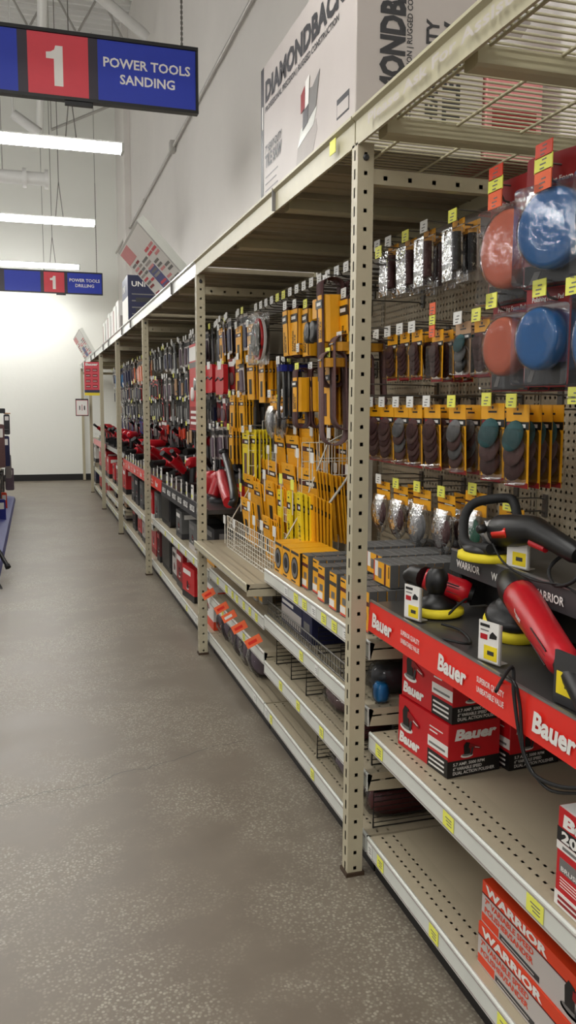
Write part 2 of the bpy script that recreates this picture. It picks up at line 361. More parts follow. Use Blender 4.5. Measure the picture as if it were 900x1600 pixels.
# ------------------------------------------------------------------ hanging signs
def aisle_sign(Y, x1, z1, lines, lab, leftline=None, k=1.0):
    z0 = z1-.365
    t = thing('aisle_sign', lab, 'sign', (x1, Y, z0)); W = 2.0
    a = MB(); a.box(-W, 0, .0, .03, 0, .365, 'sign_frame')
    a.box(-W, 0.004, -.012, .042, .352, .372, 'black'); a.box(-W, .004, -.012, .042, -.006, .012, 'black'); a.box(-.01, .004, -.01, .04, 0, .36, 'black'); a.build('frame', t)
    e = -.003
    a = MB(); a.box(-.588, -.012, e, 0, .014, .35, 'sign_blue')
    for i, s in enumerate(lines): a.text(s, (-.30, e-.001, .205-.088*i), (1, 0, 0), (0, 0, 1), .052, 'print_white', center=True, bold=.022)
    a.build('text_panel', t)
    a = MB(); a.box(-.98, -.642, e, 0, .014, .35, 'sign_red'); a.prism([(-.835, .065), (-.785, .065), (-.785, .285), (-.825, .285), (-.832, .262), (-.852, .25), (-.878, .246), (-.878, .212), (-.835, .212)], 1, e-.0015, e-.0005, 'print_white'); a.build('number_panel', t)
    a = MB(); a.box(-1.62, -1.035, e, 0, .014, .35, 'sign_blue')
    if leftline: a.text(leftline, (-1.32, e-.001, .215), (1, 0, 0), (0, 0, 1), .052, 'print_white', center=True, bold=.022)
    a.build('text_panel', t)
    for x in (-.09, -1.9):
        n = int((ZC-1.2-z1)/.03); a = MB()
        a.tube([(x, .015, .37), (x, .015, ZC-z0-.05)], .004, 'wire_steel', 4)
        for j in range(min(n, 50)): a.box(x-.007, x+.007, .012, .018, .38+j*.03, .397+j*.03, 'wire_steel')
        a.build('chain', t)
    a = MB(); a.rbox(-.78, -.62, .0, .03, -.028, -.006, 'black', .005); a.build('clip', t); return t
aisle_sign(5.24, 1.006, 3.588, ['POWER TOOLS', 'SANDING'], 'large hanging aisle sign, blue and red, POWER TOOLS SANDING', 'ABRASION/')
aisle_sign(15.18, 1.206, 3.755, ['POWER TOOLS', 'DRILLING'], 'small distant hanging aisle sign, blue and red, POWER TOOLS DRILLING')
# ------------------------------------------------------------------ pallet rack round the shelving
PX = .889
def upright(k):
    t = thing('rack_upright', f'tall beige slotted steel rack post, {ORD[k]} from the viewer along the aisle', 'rack post', (PX, YP[k], 0), 0)
    a = MB(); a.box(0, .049, 0, .045, .012, 2.19, 'post_metal'); p = a.build('post', t)
    a = MB(); a.box(-.006, .055, -.006, .05, 0, .012, 'foot'); a.build('foot_plate', t)
    a = MB(); a.box(0, .60, 0, .03, 0, .042, 'tie_metal'); a.build('tie_bar', t, (.049, .005, 2.082))
    a = MB(); a.box(0, .03, 0, .045, 0, 2.19, 'beige'); a.build('rear_post', t, (.68, 0, 0))
    for z in (2.15,): MB().lathe([(.009, 0), (.009, .005), (.005, .007)], (.0245, .0, z), (0, -1, 0), 'print_dark', 8).build('bolt', p)
for k in range(7): upright(k)
def beam(k):
    y0 = YP[k]+.046 if k >= 0 else -.17; y1 = YP[k+1] if k < 6 else YP[6]+.05
    lab = 'beige front rack beam above the nearest shelves, with faint lettering' if k < 0 else f'beige front rack beam across the top of the {BAY[min(k+1,6)]} bay'
    y0 -= .02; y1 += .02
    t = thing('rack_beam', lab, 'rack beam', (PX, y0, 2.183))
    L = y1-y0-.002
    a = MB(); a.prism([(-.012, .082), (-.012, .074), (0, .066), (0, 0), (.008, 0), (.008, .06), (.045, .06), (.05, .082)], 1, 0, L, 'rail_clear' if k > 0 else 'beige')
    a.build('beam', t)
    if k < 0:
        a = MB(); a.text('Please Ask For Assistance With Items', (-.0125, L-.12, .022), (0, -1, 0), (0, 0, 1), .026, 'carton_grey', w=1.25); a.build('lettering', t)
    if k >= 0:
        for j in range(1, 3 if k > 1 else 2): MB().box(-.0135, -.0005, L*j/3-.003, L*j/3+.003, 0, .082, 'print_grey').build('seam', t)
    if k == 0:
        a = MB(); a.box(-.0145, -.0125, .12, .17, .02, .06, 'tag_yellow'); a.build('price_label', t)
beam(-1)
for k in range(6): beam(k)
def deck(k):
    y0 = (YP[k]+.05) if k >= 0 else .2; y1 = YP[k+1]-.005 if k < 6 else YP[6]+.4; x0, x1 = PX+.055, XW-.06
    lab = f'beige {"wire" if k <= 0 else "sheet steel"} rack deck forming the top of the {BAY[min(k+1,6)]} bay'
    t = thing('rack_deck', lab, 'rack deck', (0, 0, 2.235))
    if k < 0:
        a = MB(); y = y0+.01
        while y < y1: a.tube([(x0-.01, y, 0), (x1, y, 0)], .0032, 'beige', 5); y += .0285
        a.build('wire_grid', t)
        a = MB()
        for x in (x0+.02, x0+.2, x0+.4, x1-.02): a.tube([(x, y0, -.007), (x, y1, -.007)], .0045, 'beige', 5)
        a.build('cross_wire', t)
    else:
        a = MB(); y = y0; n = 6; w = (y1-y0)/n
        if k == 0:
            # a wire strip next to the post, then ribbed sheets
            yy = y0
            while yy < y0+.32: a.tube([(x0-.01, yy, 0), (x1, yy, 0)], .0032, 'beige', 5); yy += .0285
            for x in (x0+.1, x0+.3, x0+.5): a.tube([(x, y0, -.007), (x, y0+.33, -.007)], .0045, 'beige', 5)
            y = y0+.34; w = (y1-y)/n
        for j in range(n):
            a.box(x0, x1, y+w*j+.004, y+w*(j+1)-.004, -.004, 0.004, 'beige_dark')
            a.box(x0, x1, y+w*j+.004, y+w*j+.02, -.022, -.004, 'beige_dark')
            for q in range(1, 4): a.tube([(x0, y+w*j+w*q/4, -.004), (x1, y+w*j+w*q/4, -.004)], .005, 'beige_dark', 4)
        a.build('deck_panel', t)
    for f in ((.45, .92) if k < 0 else (.33, .66)):
        yy = y0+(y1-y0)*f
        if k < 0: yy = (1.72, 2.2)[f > .5]
        MB().prism([(yy-.03, -.006), (yy+.03, -.006), (yy+.03, -.045), (yy+.02, -.05), (yy-.02, -.05), (yy-.03, -.045)], 0, x0-.01, x1, 'beige').build('support_bar', t)
    a = MB(); a.box(x1-.0, x1+.012, y0, y1, -.05, .02, 'beige'); a.build('rear_rail', t)
for k in range(-1, 6): deck(k)
# ------------------------------------------------------------------ gondola: pegboard panels and shelves
XF, XB = .95, 1.50
def panel(i):
    y0, y1 = SEC[i], SEC[i+1]
    t = thing('pegboard_panel', f'beige perforated pegboard panel, {ORD[i]} section of the shelving' if i else 'beige perforated pegboard panel at the right edge beside the black polisher', 'pegboard', (XB, y0, 0))
    a = MB()
    if i < 3 or i == 3:
        a.box(0, .006, .018, 1.202, .2, 2.05, 'peg_board')
    else: a.box(0, .006, .018, 1.202, .2, 2.05, 'beige_dark')
    a.build('board', t)
    a = MB(); a.box(0, .03, -.018, .018, 0, 2.06, 'slot_strip'); a.build('slotted_upright', t, (-.004, 0, 0))
for i in range(0, 11): panel(i)
# small price label details
def labels_on(a, y0, y1, z0, z1, spots, x=0.):
    for (f, w, m) in spots:
        y = y0+(y1-y0)*f; a.box(x-.0025, x-.0012, y-w/2, y+w/2, z0, z1, m)
        for j in range(3): a.box(x-.003, x-.0024, y-w*.32, y+w*(.1+.08*j), z0+(z1-z0)*(.25+.2*j), z0+(z1-z0)*(.32+.2*j), 'print_grey')
def shelf(sec, z, lab, xf=XF, labels=(), kick=False, lip=.055, perf=True, xb=XB-.006, y0=None, y1=None, lipm='rail_white'):
    y0 = SEC[sec]+.006 if y0 is None else y0; y1 = SEC[sec+1]-.006 if y1 is None else y1
    t = thing('shelf', lab, 'shelf', (xf, y0, z)); L = y1-y0; D = xb-xf
    a = MB(); a.box(.004, .13, 0, L, -.025, 0, 'deck_perf'); a.box(.13, D, 0, L, -.025, 0, 'deck_beige'); a.build('deck', t)
    a = MB(); a.prism([(.004, .004), (.0, .0), (0, -lip), (.006, -lip), (.02, -.006)], 1, 0, L, lipm)
    a.box(-.0012, 0, 0, L, -lip+.004, -lip+.008, 'carton_shade'); a.box(-.0012, 0, 0, L, -.008, -.004, 'carton_shade'); pr_ = a.build('price_rail', t)
    if labels:
        for lb in labels:
            a = MB(); labels_on(a, 0, L, -lip+.009, -.009, [lb]); a.build('price_label', pr_)
    for y in (0, L-.004): MB().prism([(.005, -.02), (D, -.02), (D, -.075), (.005, -.055)], 1, y, y+.004, 'bracket_metal').build('bracket', t)
    if kick:
        a = MB(); a.box(.03, .06, 0, L, -z+.0, -.025, 'kick_black'); a.build('kick_plate', t)
    return t
Yl = 'tag_yellow'; Wl = 'tag_white'
# nearest bay, section 0 (Y 1.05..2.27)
shelf(0, .125, 'beige bottom shelf of the nearest bay, holding the two orange boxes', labels=[(.05, .03, Yl), (.17, .05, Wl), (.34, .05, Yl), (.62, .05, Yl), (.91, .045, Yl), (.975, .03, Wl)], kick=True)
shelf(0, .465, 'beige shelf with white price rail under the stacked red polisher boxes', labels=[(.26, .06, Yl), (.57, .055, Yl), (.93, .05, Yl)])
# second bay sections 1, 2
shelf(1, .125, 'beige bottom shelf just left of the nearest post, second bay near half', labels=[(.43, .035, Yl), (.9, .03, Yl), (.97, .03, Wl)], kick=True)
shelf(1, .325, 'beige shelf second from the floor, second bay near half, with wire dividers', labels=[(.35, .04, Yl), (.58, .04, Yl), (.78, .04, Yl)])
shelf(1, .535, 'beige shelf with wire fence and blue box, second bay near half', labels=[(.55, .04, Yl), (.4, .03, Wl)])
shelf(1, .745, 'beige shelf with many yellow price labels carrying the sanding sponge blocks', labels=[(.08, .05, Yl), (.16, .05, Wl), (.25, .05, Yl), (.34, .05, Yl), (.43, .05, Wl), (.52, .05, Yl), (.61, .05, Yl), (.72, .05, Wl)])
shelf(2, .125, 'beige bottom shelf of the second bay far half, holding wrapped brown packs', labels=[(.12, .04, Wl), (.6, .04, Wl)], kick=True)
shelf(2, .36, 'beige middle shelf of the second bay far half, above the wrapped brown packs', labels=[(.3, .04, Yl), (.7, .04, Yl)])
shelf(2, .52, 'beige shelf with orange tags and upright tool bit packs, second bay far half', labels=[(.1, .04, Yl), (.2, .04, Yl), (.3, .04, Yl), (.42, .04, Yl), (.5, .04, Yl), (.62, .05, Yl), (.8, .04, Yl)])
t = shelf(2, .685, 'empty beige shelf jutting out into the aisle under the wire sandpaper rack', xf=.86, xb=1.40, lipm='beige', lip=.035, y0=3.46, y1=4.70)
# far bays
rnd = random.Random(3)
def rl(n): return [((j+.5)/n+rnd.uniform(-.03, .03), .04, Yl if rnd.random() < .55 else Wl) for j in range(n)]
FN = ['', '', '', 'third bay near half', 'third bay far half', 'fourth bay near half', 'fourth bay far half', 'fifth bay near half', 'fifth bay far half', 'sixth bay near half', 'sixth bay far half']
for s in range(3, 11):
    shelf(s, .125, f'beige bottom shelf of the {FN[s]}', labels=rl(4), kick=True)
    shelf(s, .5 if s < 5 else .44, f'beige lower middle shelf of the {FN[s]}', labels=rl(4))
    if s in (7, 8): shelf(s, .27, f'beige extra low shelf of the {FN[s]}', labels=rl(3))
def smooth(pts, n=6):
    pts = [V(p) for p in pts]; out = []
    for i in range(len(pts)-1):
        p0, p1, p2, p3 = pts[max(i-1, 0)], pts[i], pts[i+1], pts[min(i+2, len(pts)-1)]
        for j in range(n):
            u = j/n; out.append(.5*((2*p1)+(p2-p0)*u+(2*p0-5*p1+4*p2-p3)*u*u+(3*p1-p0-3*p2+p3)*u**3))
    return out+[pts[-1]]
# ------------------------------------------------------------------ peg hooks with price tags
FR, RT, UP = (1, 0, 0), (0, 1, 0), (0, 0, 1)
HK = {}
def hook_proto(L, col, simple):
    k = (round(L, 2), col, simple)
    if k in HK: return HK[k]
    t = thing('peg_hook', 'x', 'peg hook')
    w = 'wire_steel'
    a = MB()
    if simple:
        a.tube([(0, 0, 0), (0, -L+.02, 0), (0, -L, .02)], .0028, w, 4); a.tube([(0, 0, .03), (0, -L, .035)], .0022, w, 4)
        a.build('wire', t)
    else:
        a.tube([(0, 0, -.01), (0, -.02, 0), (0, -L+.03, 0), (0, -L+.012, .004), (0, -L+.002, .02)], .003, w, 6); a.build('prong', t)
        MB().tube([(0, 0, .035), (0, -.03, .04), (0, -L-.005, .042), (0, -L-.012, .03)], .0024, w, 5).build('label_arm', t)
        MB().rbox(-.012, .012, -.006, .001, -.02, .05, w, .003, ax=1).build('backplate', t)
    a = MB(); T = Matrix.Rotation(-.2, 4, 'X'); c = {'y': 'tag_yellow', 'w': 'tag_white', 'o': 'tag_orange'}
    def tg(z0, z1, m, hw=.026):
        a.box(-hw, hw, -.0012, .0012, z0, z1, m)
        if not simple:
            for j, (x0, x1) in enumerate(((-.012, .004), (-.012, .01), (-.004, .012))): a.box(x0, x1, -.0018, -.0012, z0+.005+.009*j, z0+.008+.009*j, 'print_grey')
    a.T = Matrix.Translation((0, -L-.014, .018))
    if col == 't': tg(-.03, .01, c['o'], .02); tg(.008, .042, c['y'], .02); tg(.04, .08, c['o'], .02)
    elif col == 'T': tg(-.035, .008, c['o'], .032); tg(.006, .038, c['y'], .034); tg(.036, .068, 'orange_red', .032)
    else: tg(-.014, .024, c[col])
    a.build('price_tag', t); HK[k] = Proto(t); return HK[k]
COLN = {'y': 'yellow', 'w': 'white', 't': 'orange and yellow', 'T': 'tall orange and yellow'}
def hook_at(px, py, X, col, label, simple=False, group=None):
    p = at(px, py, X=X); L = XB-X-.014
    hook_proto(L, col, simple).put((XB-.002, p.y, p.z-.023), AISLE, label, group); return p.y, p.z-.023
# ------------------------------------------------------------------ packaged goods (front = local -y, hook hole at the origin)
def card_mesh(a, W, H, col='yellow', band='print_black', t=.0012, z0=0., bandz=.16, foot='wine'):
    a.box(-W/2, W/2, -t, 0, z0-H, z0+.012, col); e = -t-.0006
    a.box(-W/2, W/2, e, -t, z0-H*(bandz+.1), z0-H*bandz, band)
    a.box(-W*.08, W*.36, e-.0004, e, z0-H*(bandz+.075), z0-H*(bandz+.03), 'print_white')
    a.box(-W*.44, -W*.15, e-.0003, e, z0-H*(bandz+.085), z0-H*(bandz+.015), foot)
    a.box(-W*.18, W*.18, e, -t, z0-H*.07, z0-H*.045, 'print_black')
    for j in range(2): a.box(-W*.4, W*(.1+.1*j), e, -t, z0-H*(bandz+.14+.03*j), z0-H*(bandz+.13+.03*j), 'yellow_dark')
    a.lathe([(.0045, 0), (.0045, .0004)], (0, -t, z0-.0), (0, -1, 0), 'print_dark', 8)
def disc_card(name, lab, W, H, n, dmat, R, col='yellow', base='yellow', thick=.022):
    t = thing(name, lab, 'sanding disc pack')
    a = MB(); card_mesh(a, W, H, base, foot='red_dark'); a.box(-W/2, W/2, -.0018, -.0012, -H, -H*.93, 'red_dark'); a.build('card', t)
    top, bot = -H*.30-R*.2, -H*.92+R
    for j in range(n):
        z = top+(bot-top)*j/max(1, n-1); m = dmat[j % len(dmat)]
        b = MB(); b.lathe([(R, -.002), (R, .003), (R*.25, .0035)], (0, -.004-thick*.5*(1-j/n), z), V((.08, -1, .28 if n > 2 else .05)), m, 16); b.build('sanding_disc', t)
    a = MB(); pts = [(-W*.42, -H*.24), (W*.42, -H*.24), (W*.42, -H*.95), (-W*.42, -H*.95)]
    a.rbox(-W*.43, W*.43, -thick-.004, -.002, -H*.96, -H*.25, 'plastic', W*.12, ax=1); a.build('blister', t); return t
def sheet_pack(name, lab, W, H, win='brown_grit', body='yellow', wz=(.45, .85), thick=.007, txt=None):
    t = thing(name, lab, 'sandpaper pack')
    a = MB(); a.rbox(-W/2, W/2, -thick, 0, -H, .015, body, .006, ax=1); card_mesh(a, W*.99, H, body, t=thick+.0004, z0=0, bandz=.13)
    if txt: a.text(txt, (W*.28, -thick-.003, -H*.93), (0, 0, 1), (-1, 0, 0), W*.42, 'print_black', w=H*.52, bold=.03)
    a.build('sleeve', t)
    if win: MB().box(-W*.18, W*.22, -thick-.0018, -thick-.0005, -H*wz[1], -H*wz[0], win).build('abrasive_window', t)
    return t
def belt_pack(name, lab, W, L, sl=(.12, .62), m='brown_grit', rr=.03, sleeve='yellow', txt=True):
    """sanding belt hanging as a loop, yellow sleeve round its upper part"""
    t = thing(name, lab, 'sanding belt')
    a = MB(); pts = []
    for i in range(9): q = PI*i/8; pts.append((rr*math.cos(q), rr*math.sin(q)*.6))
    for i in range(9): q = PI+PI*i/8; pts.append((rr*1.05*math.cos(q), -L+rr+rr*math.sin(q)))
    inner = [(y*.88, z if abs(z) < .001 else z*(.975)) for y, z in pts]
    n = len(pts); vs = [(-W/2, y, z) for y, z in pts]+[(W/2, y, z) for y, z in pts]+[(-W/2, y*.9, z*.985-.001) for y, z in pts]+[(W/2, y*.9, z*.985-.001) for y, z in pts]
    fs = []
    for i in range(n):
        j = (i+1) % n; fs += [(i, i+n, j+n, j), (i+2*n, j+2*n, j+3*n, i+3*n), (i, j, j+2*n, i+2*n), (i+n, i+3*n, j+3*n, j+n)]
    a.add(vs, fs, m, True); a.build('belt', t)
    a = MB(); z1, z0 = -L*sl[0], -L*sl[1]
    a.rbox(-W/2-.002, W/2+.002, -rr-.004, rr+.004, z0, z1, sleeve, rr*.7); e = -rr-.0048
    a.box(-W/2, W/2, e, e+.0012, z1-(z1-z0)*.28, z1-(z1-z0)*.10, 'print_black')
    a.box(-W*.3, W*.3, e-.0005, e, z1-(z1-z0)*.22, z1-(z1-z0)*.15, 'print_white')
    if txt:
        a.text('SANDING', (W*.02, e-.0003, z0+(z1-z0)*.08), (0, 0, 1), (-1, 0, 0), W*.18, 'print_black', w=(z1-z0)*.45, bold=.03)
        a.text('BELTS', (W*.30, e-.0003, z0+(z1-z0)*.08), (0, 0, 1), (-1, 0, 0), W*.18, 'print_black', w=(z1-z0)*.36, bold=.03)
    a.build('paper_sleeve', t); return t
def roll_pack(lab, W, H, m='brown_grit'):
    t = thing('abrasive_roll_pack', lab, 'sandpaper rolls')
    a = MB(); card_mesh(a, W, H*.22, 'yellow_dark'); a.build('header_card', t)
    for x in (-.28, 0, .28): MB().lathe([(W*.17, -H), (W*.17, -H*.2)], (x*W, -.018, 0), (0, 0, 1), m, 12).build('roll', t)
    MB().rbox(-W*.5, W*.5, -.042, -.001, -H*1.22, -H*.12, 'wrap', .012).build('plastic_bag', t); return t
def bag_pack(lab, W, H, m='brown_grit', R=.055, n=1):
    t = thing('disc_bag', lab, 'sanding pad bag')
    a = MB(); card_mesh(a, W, H*.3, 'yellow', z0=0, bandz=.3); a.build('header_card', t)
    for j in range(n): MB().lathe([(R, 0), (R, .006), (R*.3, .009)], (0, -.014-.009*j, -H*.62-.004*j), (0, -1, .12), m, 20).build('abrasive_disc', t)
    a = MB(); prof = []; N = 12
    for i in range(7):
        f = i/6; z = -H*.2-f*H*.82; w_ = W*.5*(1 if f < .55 else math.sqrt(max(.02, 1-((f-.55)/.46)**2))); d = .004+.028*math.sin(PI*min(1, f*1.02))**.8
        for j in range(N): q = 2*PI*j/N; prof.append((w_*math.cos(q), -.016+d*math.sin(q), z))
    a.add(prof, [(i*N+j, i*N+(j+1) % N, (i+1)*N+(j+1) % N, (i+1)*N+j) for i in range(6) for j in range(N)], 'wrap', True); a.build('plastic_bag', t); return t
def pad_pack(lab, R, m, marks):
    t = thing('polishing_pad_pack', lab, 'polishing pad')
    W = R*2.12; H = R*2+.10
    a = MB(); a.rbox(-W/2, W/2, -.002, 0, -H, .02, 'red_dark', .01, ax=1)
    a.text('Polishing Foam Pad', (-W*.36, -.0028, -.045), FR, UP, .011, 'print_white', w=W*.7); a.box(-W/2+.004, W/2-.004, -.003, -.002, -H+.002, -H+.055, 'print_black')
    a.prism([(-W*.4, -H+.012), (-W*.3, -H+.012), (-W*.22, -H+.04), (-W*.32, -H+.04)], 1, -.0038, -.003, 'print_grey'); a.build('card', t)
    MB().lathe([(R*.96, .0), (R, .008), (R, .024), (R*.95, .032), (R*.85, .035), (R*.5, .033)], (0, -.004, -.062-R), (0, -1, 0), m, 36).build('foam_pad', t)
    MB().lathe([(R*1.02, .002), (R*1.03, .026), (R*.98, .036), (R*.86, .039), (R*.4, .038), (.002, .038)], (0, -.004, -.062-R), (0, -1, 0), 'film', 36).build('shrink_film', t)
    MB().rbox(-W/2+.003, W/2-.003, -.046, -.003, -H+.004, -.055, 'plastic', .012, ax=1).build('clear_shell', t); return t
# --- prototypes
dc_s = Proto(disc_card('sanding_disc_pack', 'x', .085, .155, 5, ['brown_grit'], .026))
dc_m = Proto(disc_card('sanding_disc_pack', 'x', .115, .205, 5, ['brown_grit', 'brown_lt'], .036))
dc_g = Proto(disc_card('sanding_disc_pack', 'x', .115, .205, 4, ['grey_grit', 'brown_lt'], .036))
dc_t = Proto(disc_card('sanding_disc_pack', 'x', .12, .215, 3, ['teal_pad', 'brown_lt', 'brown_grit'], .044))
dc_b = Proto(disc_card('sanding_disc_pack', 'x', .10, .155, 3, ['teal_pad', 'grey_grit', 'print_black'], .028, base='tan'))
rp = Proto(roll_pack('x', .085, .14)); rp2 = Proto(roll_pack('x', .085, .14, 'print_black'))
bg_b = Proto(bag_pack('x', .13, .19, 'brown_grit', .05, 2)); bg_g = Proto(bag_pack('x', .14, .21, 'green_pad', .058)); bg_w = Proto(bag_pack('x', .13, .20, 'grey_grit', .052, 2))
sh_d = Proto(sheet_pack('sandpaper_pack', 'x', .115, .205, 'print_black')); sh_b = Proto(sheet_pack('sandpaper_pack', 'x', .14, .23, 'brown_grit'))
sh_l = Proto(sheet_pack('sandpaper_pack', 'x', .23, .29, None)); sh_y = Proto(sheet_pack('sandpaper_pack', 'x', .12, .27, 'brown_lt', 'yellow_bright', (.42, .95)))
sh_t = Proto(sheet_pack('sandpaper_pack', 'x', .078, .42, 'brown_lt', 'yellow_bright', (.68, .97), .016, '17-1/2" x 2-3/4"'))
bp_l = Proto(belt_pack('sanding_belt_pack', 'x', .085, .40, (.1, .55), rr=.045)); bp_s = Proto(belt_pack('sanding_belt_pack', 'x', .09, .22, (.02, .96), rr=.022)); bp_m = Proto(belt_pack('sanding_belt_pack', 'x', .075, .25, (.1, .7), rr=.03))
bp_k = Proto(belt_pack('sanding_belt_pack', 'x', .05, .26, (.0, .12), 'print_black', .02, 'blue', False))
bp_n = Proto(belt_pack('sanding_belt_pack', 'x', .06, .34, (.0, .10), 'brown_lt', .05, 'yellow_dark', False))
def simple_pack(name, cat, W, H, base, inner, thick=.01, style=0):
    a = MB(); a.box(-W/2, W/2, -.0015, 0, -H, .012, base); a.box(-W/2, W/2, -.003, -.0015, -H*.2, -H*.04, 'print_black' if style != 2 else 'print_white')
    if style == 0: a.rbox(-W*.3, W*.3, -thick, -.002, -H*.92, -H*.27, inner, W*.1, ax=1)
    elif style == 1:
        for x in (-.3, -.1, .1, .3): a.tube([(x*W, -.006, -H*.27), (x*W, -.006, -H*.92)], W*.055, inner, 6)
    elif style == 2: a.lathe([(W*.4, 0), (W*.4, .004), (W*.12, .005)], (0, -.004, -H*.6), (0, -1, 0), inner, 14)
    else:
        a.prism([(-W*.35, -H*.9), (-W*.1, -H*.9), (W*.05, -H*.3), (-W*.2, -H*.3)], 1, -thick, -.002, inner); a.prism([(W*.05, -H*.9), (W*.3, -H*.9), (W*.35, -H*.3), (W*.15, -H*.3)], 1, -thick, -.002, inner)
    o = a.build(name); tag(o, 'x', cat); return o
SP = {
 'violet': Proto(simple_pack('sandpaper_sleeve', 'sandpaper pack', .10, .20, 'carton_grey', 'violet_grey', .012)),
 'wine': Proto(simple_pack('disc_pack', 'disc pack', .10, .19, 'red_dark', 'brown_lt', .012, 2)),
 'steel': Proto(simple_pack('blade_pack', 'blade pack', .075, .24, 'print_dark', 'steel', .008, 3)),
 'pale': Proto(simple_pack('blade_pack', 'blade pack', .07, .20, 'carton_grey', 'navy', .010, 0)),
 'bits': Proto(simple_pack('drill_bit_pack', 'drill bit pack', .09, .16, 'print_black', 'tan', .008, 1)),
 'black': Proto(simple_pack('accessory_pack', 'accessory pack', .09, .18, 'print_black', 'steel', .012, 0)),
 'redk': Proto(simple_pack('accessory_pack', 'accessory pack', .10, .18, 'red', 'print_black', .012, 0)),
 'tan': Proto(simple_pack('router_bit_pack', 'router bit pack', .10, .26, 'tan', 'pad_orange', .015, 0)),
 'navy': Proto(simple_pack('accessory_pack', 'accessory pack', .12, .26, 'navy', 'navy', .012, 0)),
 'teal': Proto(simple_pack('accessory_pack', 'accessory pack', .14, .28, 'blue', 'cyan', .015, 0)),
 'blue': Proto(simple_pack('accessory_pack', 'accessory pack', .08, .18, 'sign_blue', 'steel', .010, 3)),
 'orange': Proto(simple_pack('accessory_pack', 'accessory pack', .10, .14, 'print_black', 'orange_red', .015, 0)),
 'drill': Proto(simple_pack('long_drill_bit_pack', 'drill bit pack', .05, .34, 'print_dark', 'steel', .006, 1)),
}
def hang(pr, y, z, Xf, n, pitch, what, group=None, dz=0, sc=None):
    """n packs on one hook, first one just behind the tag"""
    for j in range(n):
        lab = what if n == 1 else what+', '+('front one' if j == 0 else ORD[j]+' from front' if j < n-1 else 'rearmost')
        g = group
        if n > 3 and j >= 2: lab = what+', at the rear'; g = what
        pr.put((Xf+.02+pitch*j, y+U(-.002, .002), z+dz), (U(-.04, .04)*0+U(0, .05), 0, AISLE+U(-.05, .05)), lab, g, sc)
# hooks of the second bay seen to the right of the nearest post.  (px, py of the tag, colour, proto, count, pitch, what)
rowname = {1: 'top', 2: 'second', 3: 'third', 4: 'lowest'}
NEAR = [
 (1, 1.24, [(590, 384, 'w', None, 0, 0, ''), (607, 378, 'w', rp, 2, .05, 'brown abrasive roll pack hanging closest to the near post in the top row'), (634, 369, 'y', rp, 3, .055, 'shiny wrapped brown roll pack left of the black one, top row'),
             (663, 354, 'w', rp, 3, .055, 'dark brown roll pack in the middle of the top row'), (708, 337, 'y', rp2, 2, .05, 'black roll pack in the top row beside the upper orange pad')]),
 (2, 1.25, [(588, 523, 'w', None, 0, 0, ''), (606, 518, 'w', dc_s, 2, .05, 'narrow brown disc pack closest to the near post, second row'), (625, 514, 'w', dc_s, 2, .05, 'brown sanding disc pack with full yellow card, second row'), (644, 511, 'w', dc_s, 2, .05, 'brown disc pack right of the full yellow card, second row'),
             (676, 510, 't', dc_s, 4, .035, 'brown disc pack below the orange and yellow tags, second row'), (716, 497, 'w', dc_b, 3, .04, 'pack with three round dark wheels, second row'), (745, 492, 'y', dc_s, 3, .05, 'brown disc pack half hidden left of the lower orange pad')]),
 (3, 1.25, [(579, 628, 'w', dc_m, 2, .05, 'yellow disc pack right beside the near post, third row'), (597, 628, 'w', dc_m, 2, .045, 'brown disc pack second from the near post, third row'), (619, 628, 'w', dc_g, 3, .05, 'grey disc pack third from the near post, third row'), (641, 628, 'w', dc_m, 2, .05, 'brown sanding disc pack fourth from the near post, third row'),
             (667, 627, 'w', dc_m, 3, .045, 'shiny brown disc pack fifth from the near post, third row'), (706, 627, 'y', dc_g, 3, .05, 'shiny grey disc pack left of the teal disc pack, third row'), (761, 624, 'y', dc_t, 2, .05, 'pack with a teal disc over brown discs, third row'), (800, 626, 'y', dc_t, 4, .035, 'dark topped brown disc pack at the right end of the third row')]),
 (4, 1.31, [(592, 748, 'w', bg_b, 1, .04, 'clear bag of brown pads nearest the near post, lowest row'), (619, 755, 'y', bg_b, 2, .062, 'clear bag of brown pads under the left yellow tag, lowest row'), (652, 760, 'y', bg_w, 1, .04, 'shiny clear bag with a brownish pad under the middle yellow tag, lowest row'), (690, 768, 'y', bg_b, 2, .062, 'brown pad bag left of the green pad bag, lowest row')]),
]
for row, X, items in NEAR:
    for i, (px, py, col, pr, n, pi, what) in enumerate(items):
        y, z = hook_at(px, py, X, col, f'{COLN[col]} tagged peg hook, {ORD[len(items)-1-i]} from right, {rowname[row]} row beside near post')
        if pr: hang(pr, y, z, X, n, pi, what)
p = at(735, 775, X=1.33); hook_proto(.15, 'y', False).put((XB, p.y, p.z), AISLE, 'yellow tagged peg hook behind the black handle, lowest row'); hang(bg_g, p.y, p.z, 1.33, 1, .03, 'clear bag with a dark green pad behind the black D-shaped handle')
p = at(790, 800, X=1.36); hook_proto(.12, 'y', False).put((XB, p.y, p.z), AISLE, 'yellow tagged peg hook behind the body of the black polisher, lowest row'); hang(bg_w, p.y, p.z, 1.36, 1, .03, 'clear bag with yellow header behind the body of the black polisher')
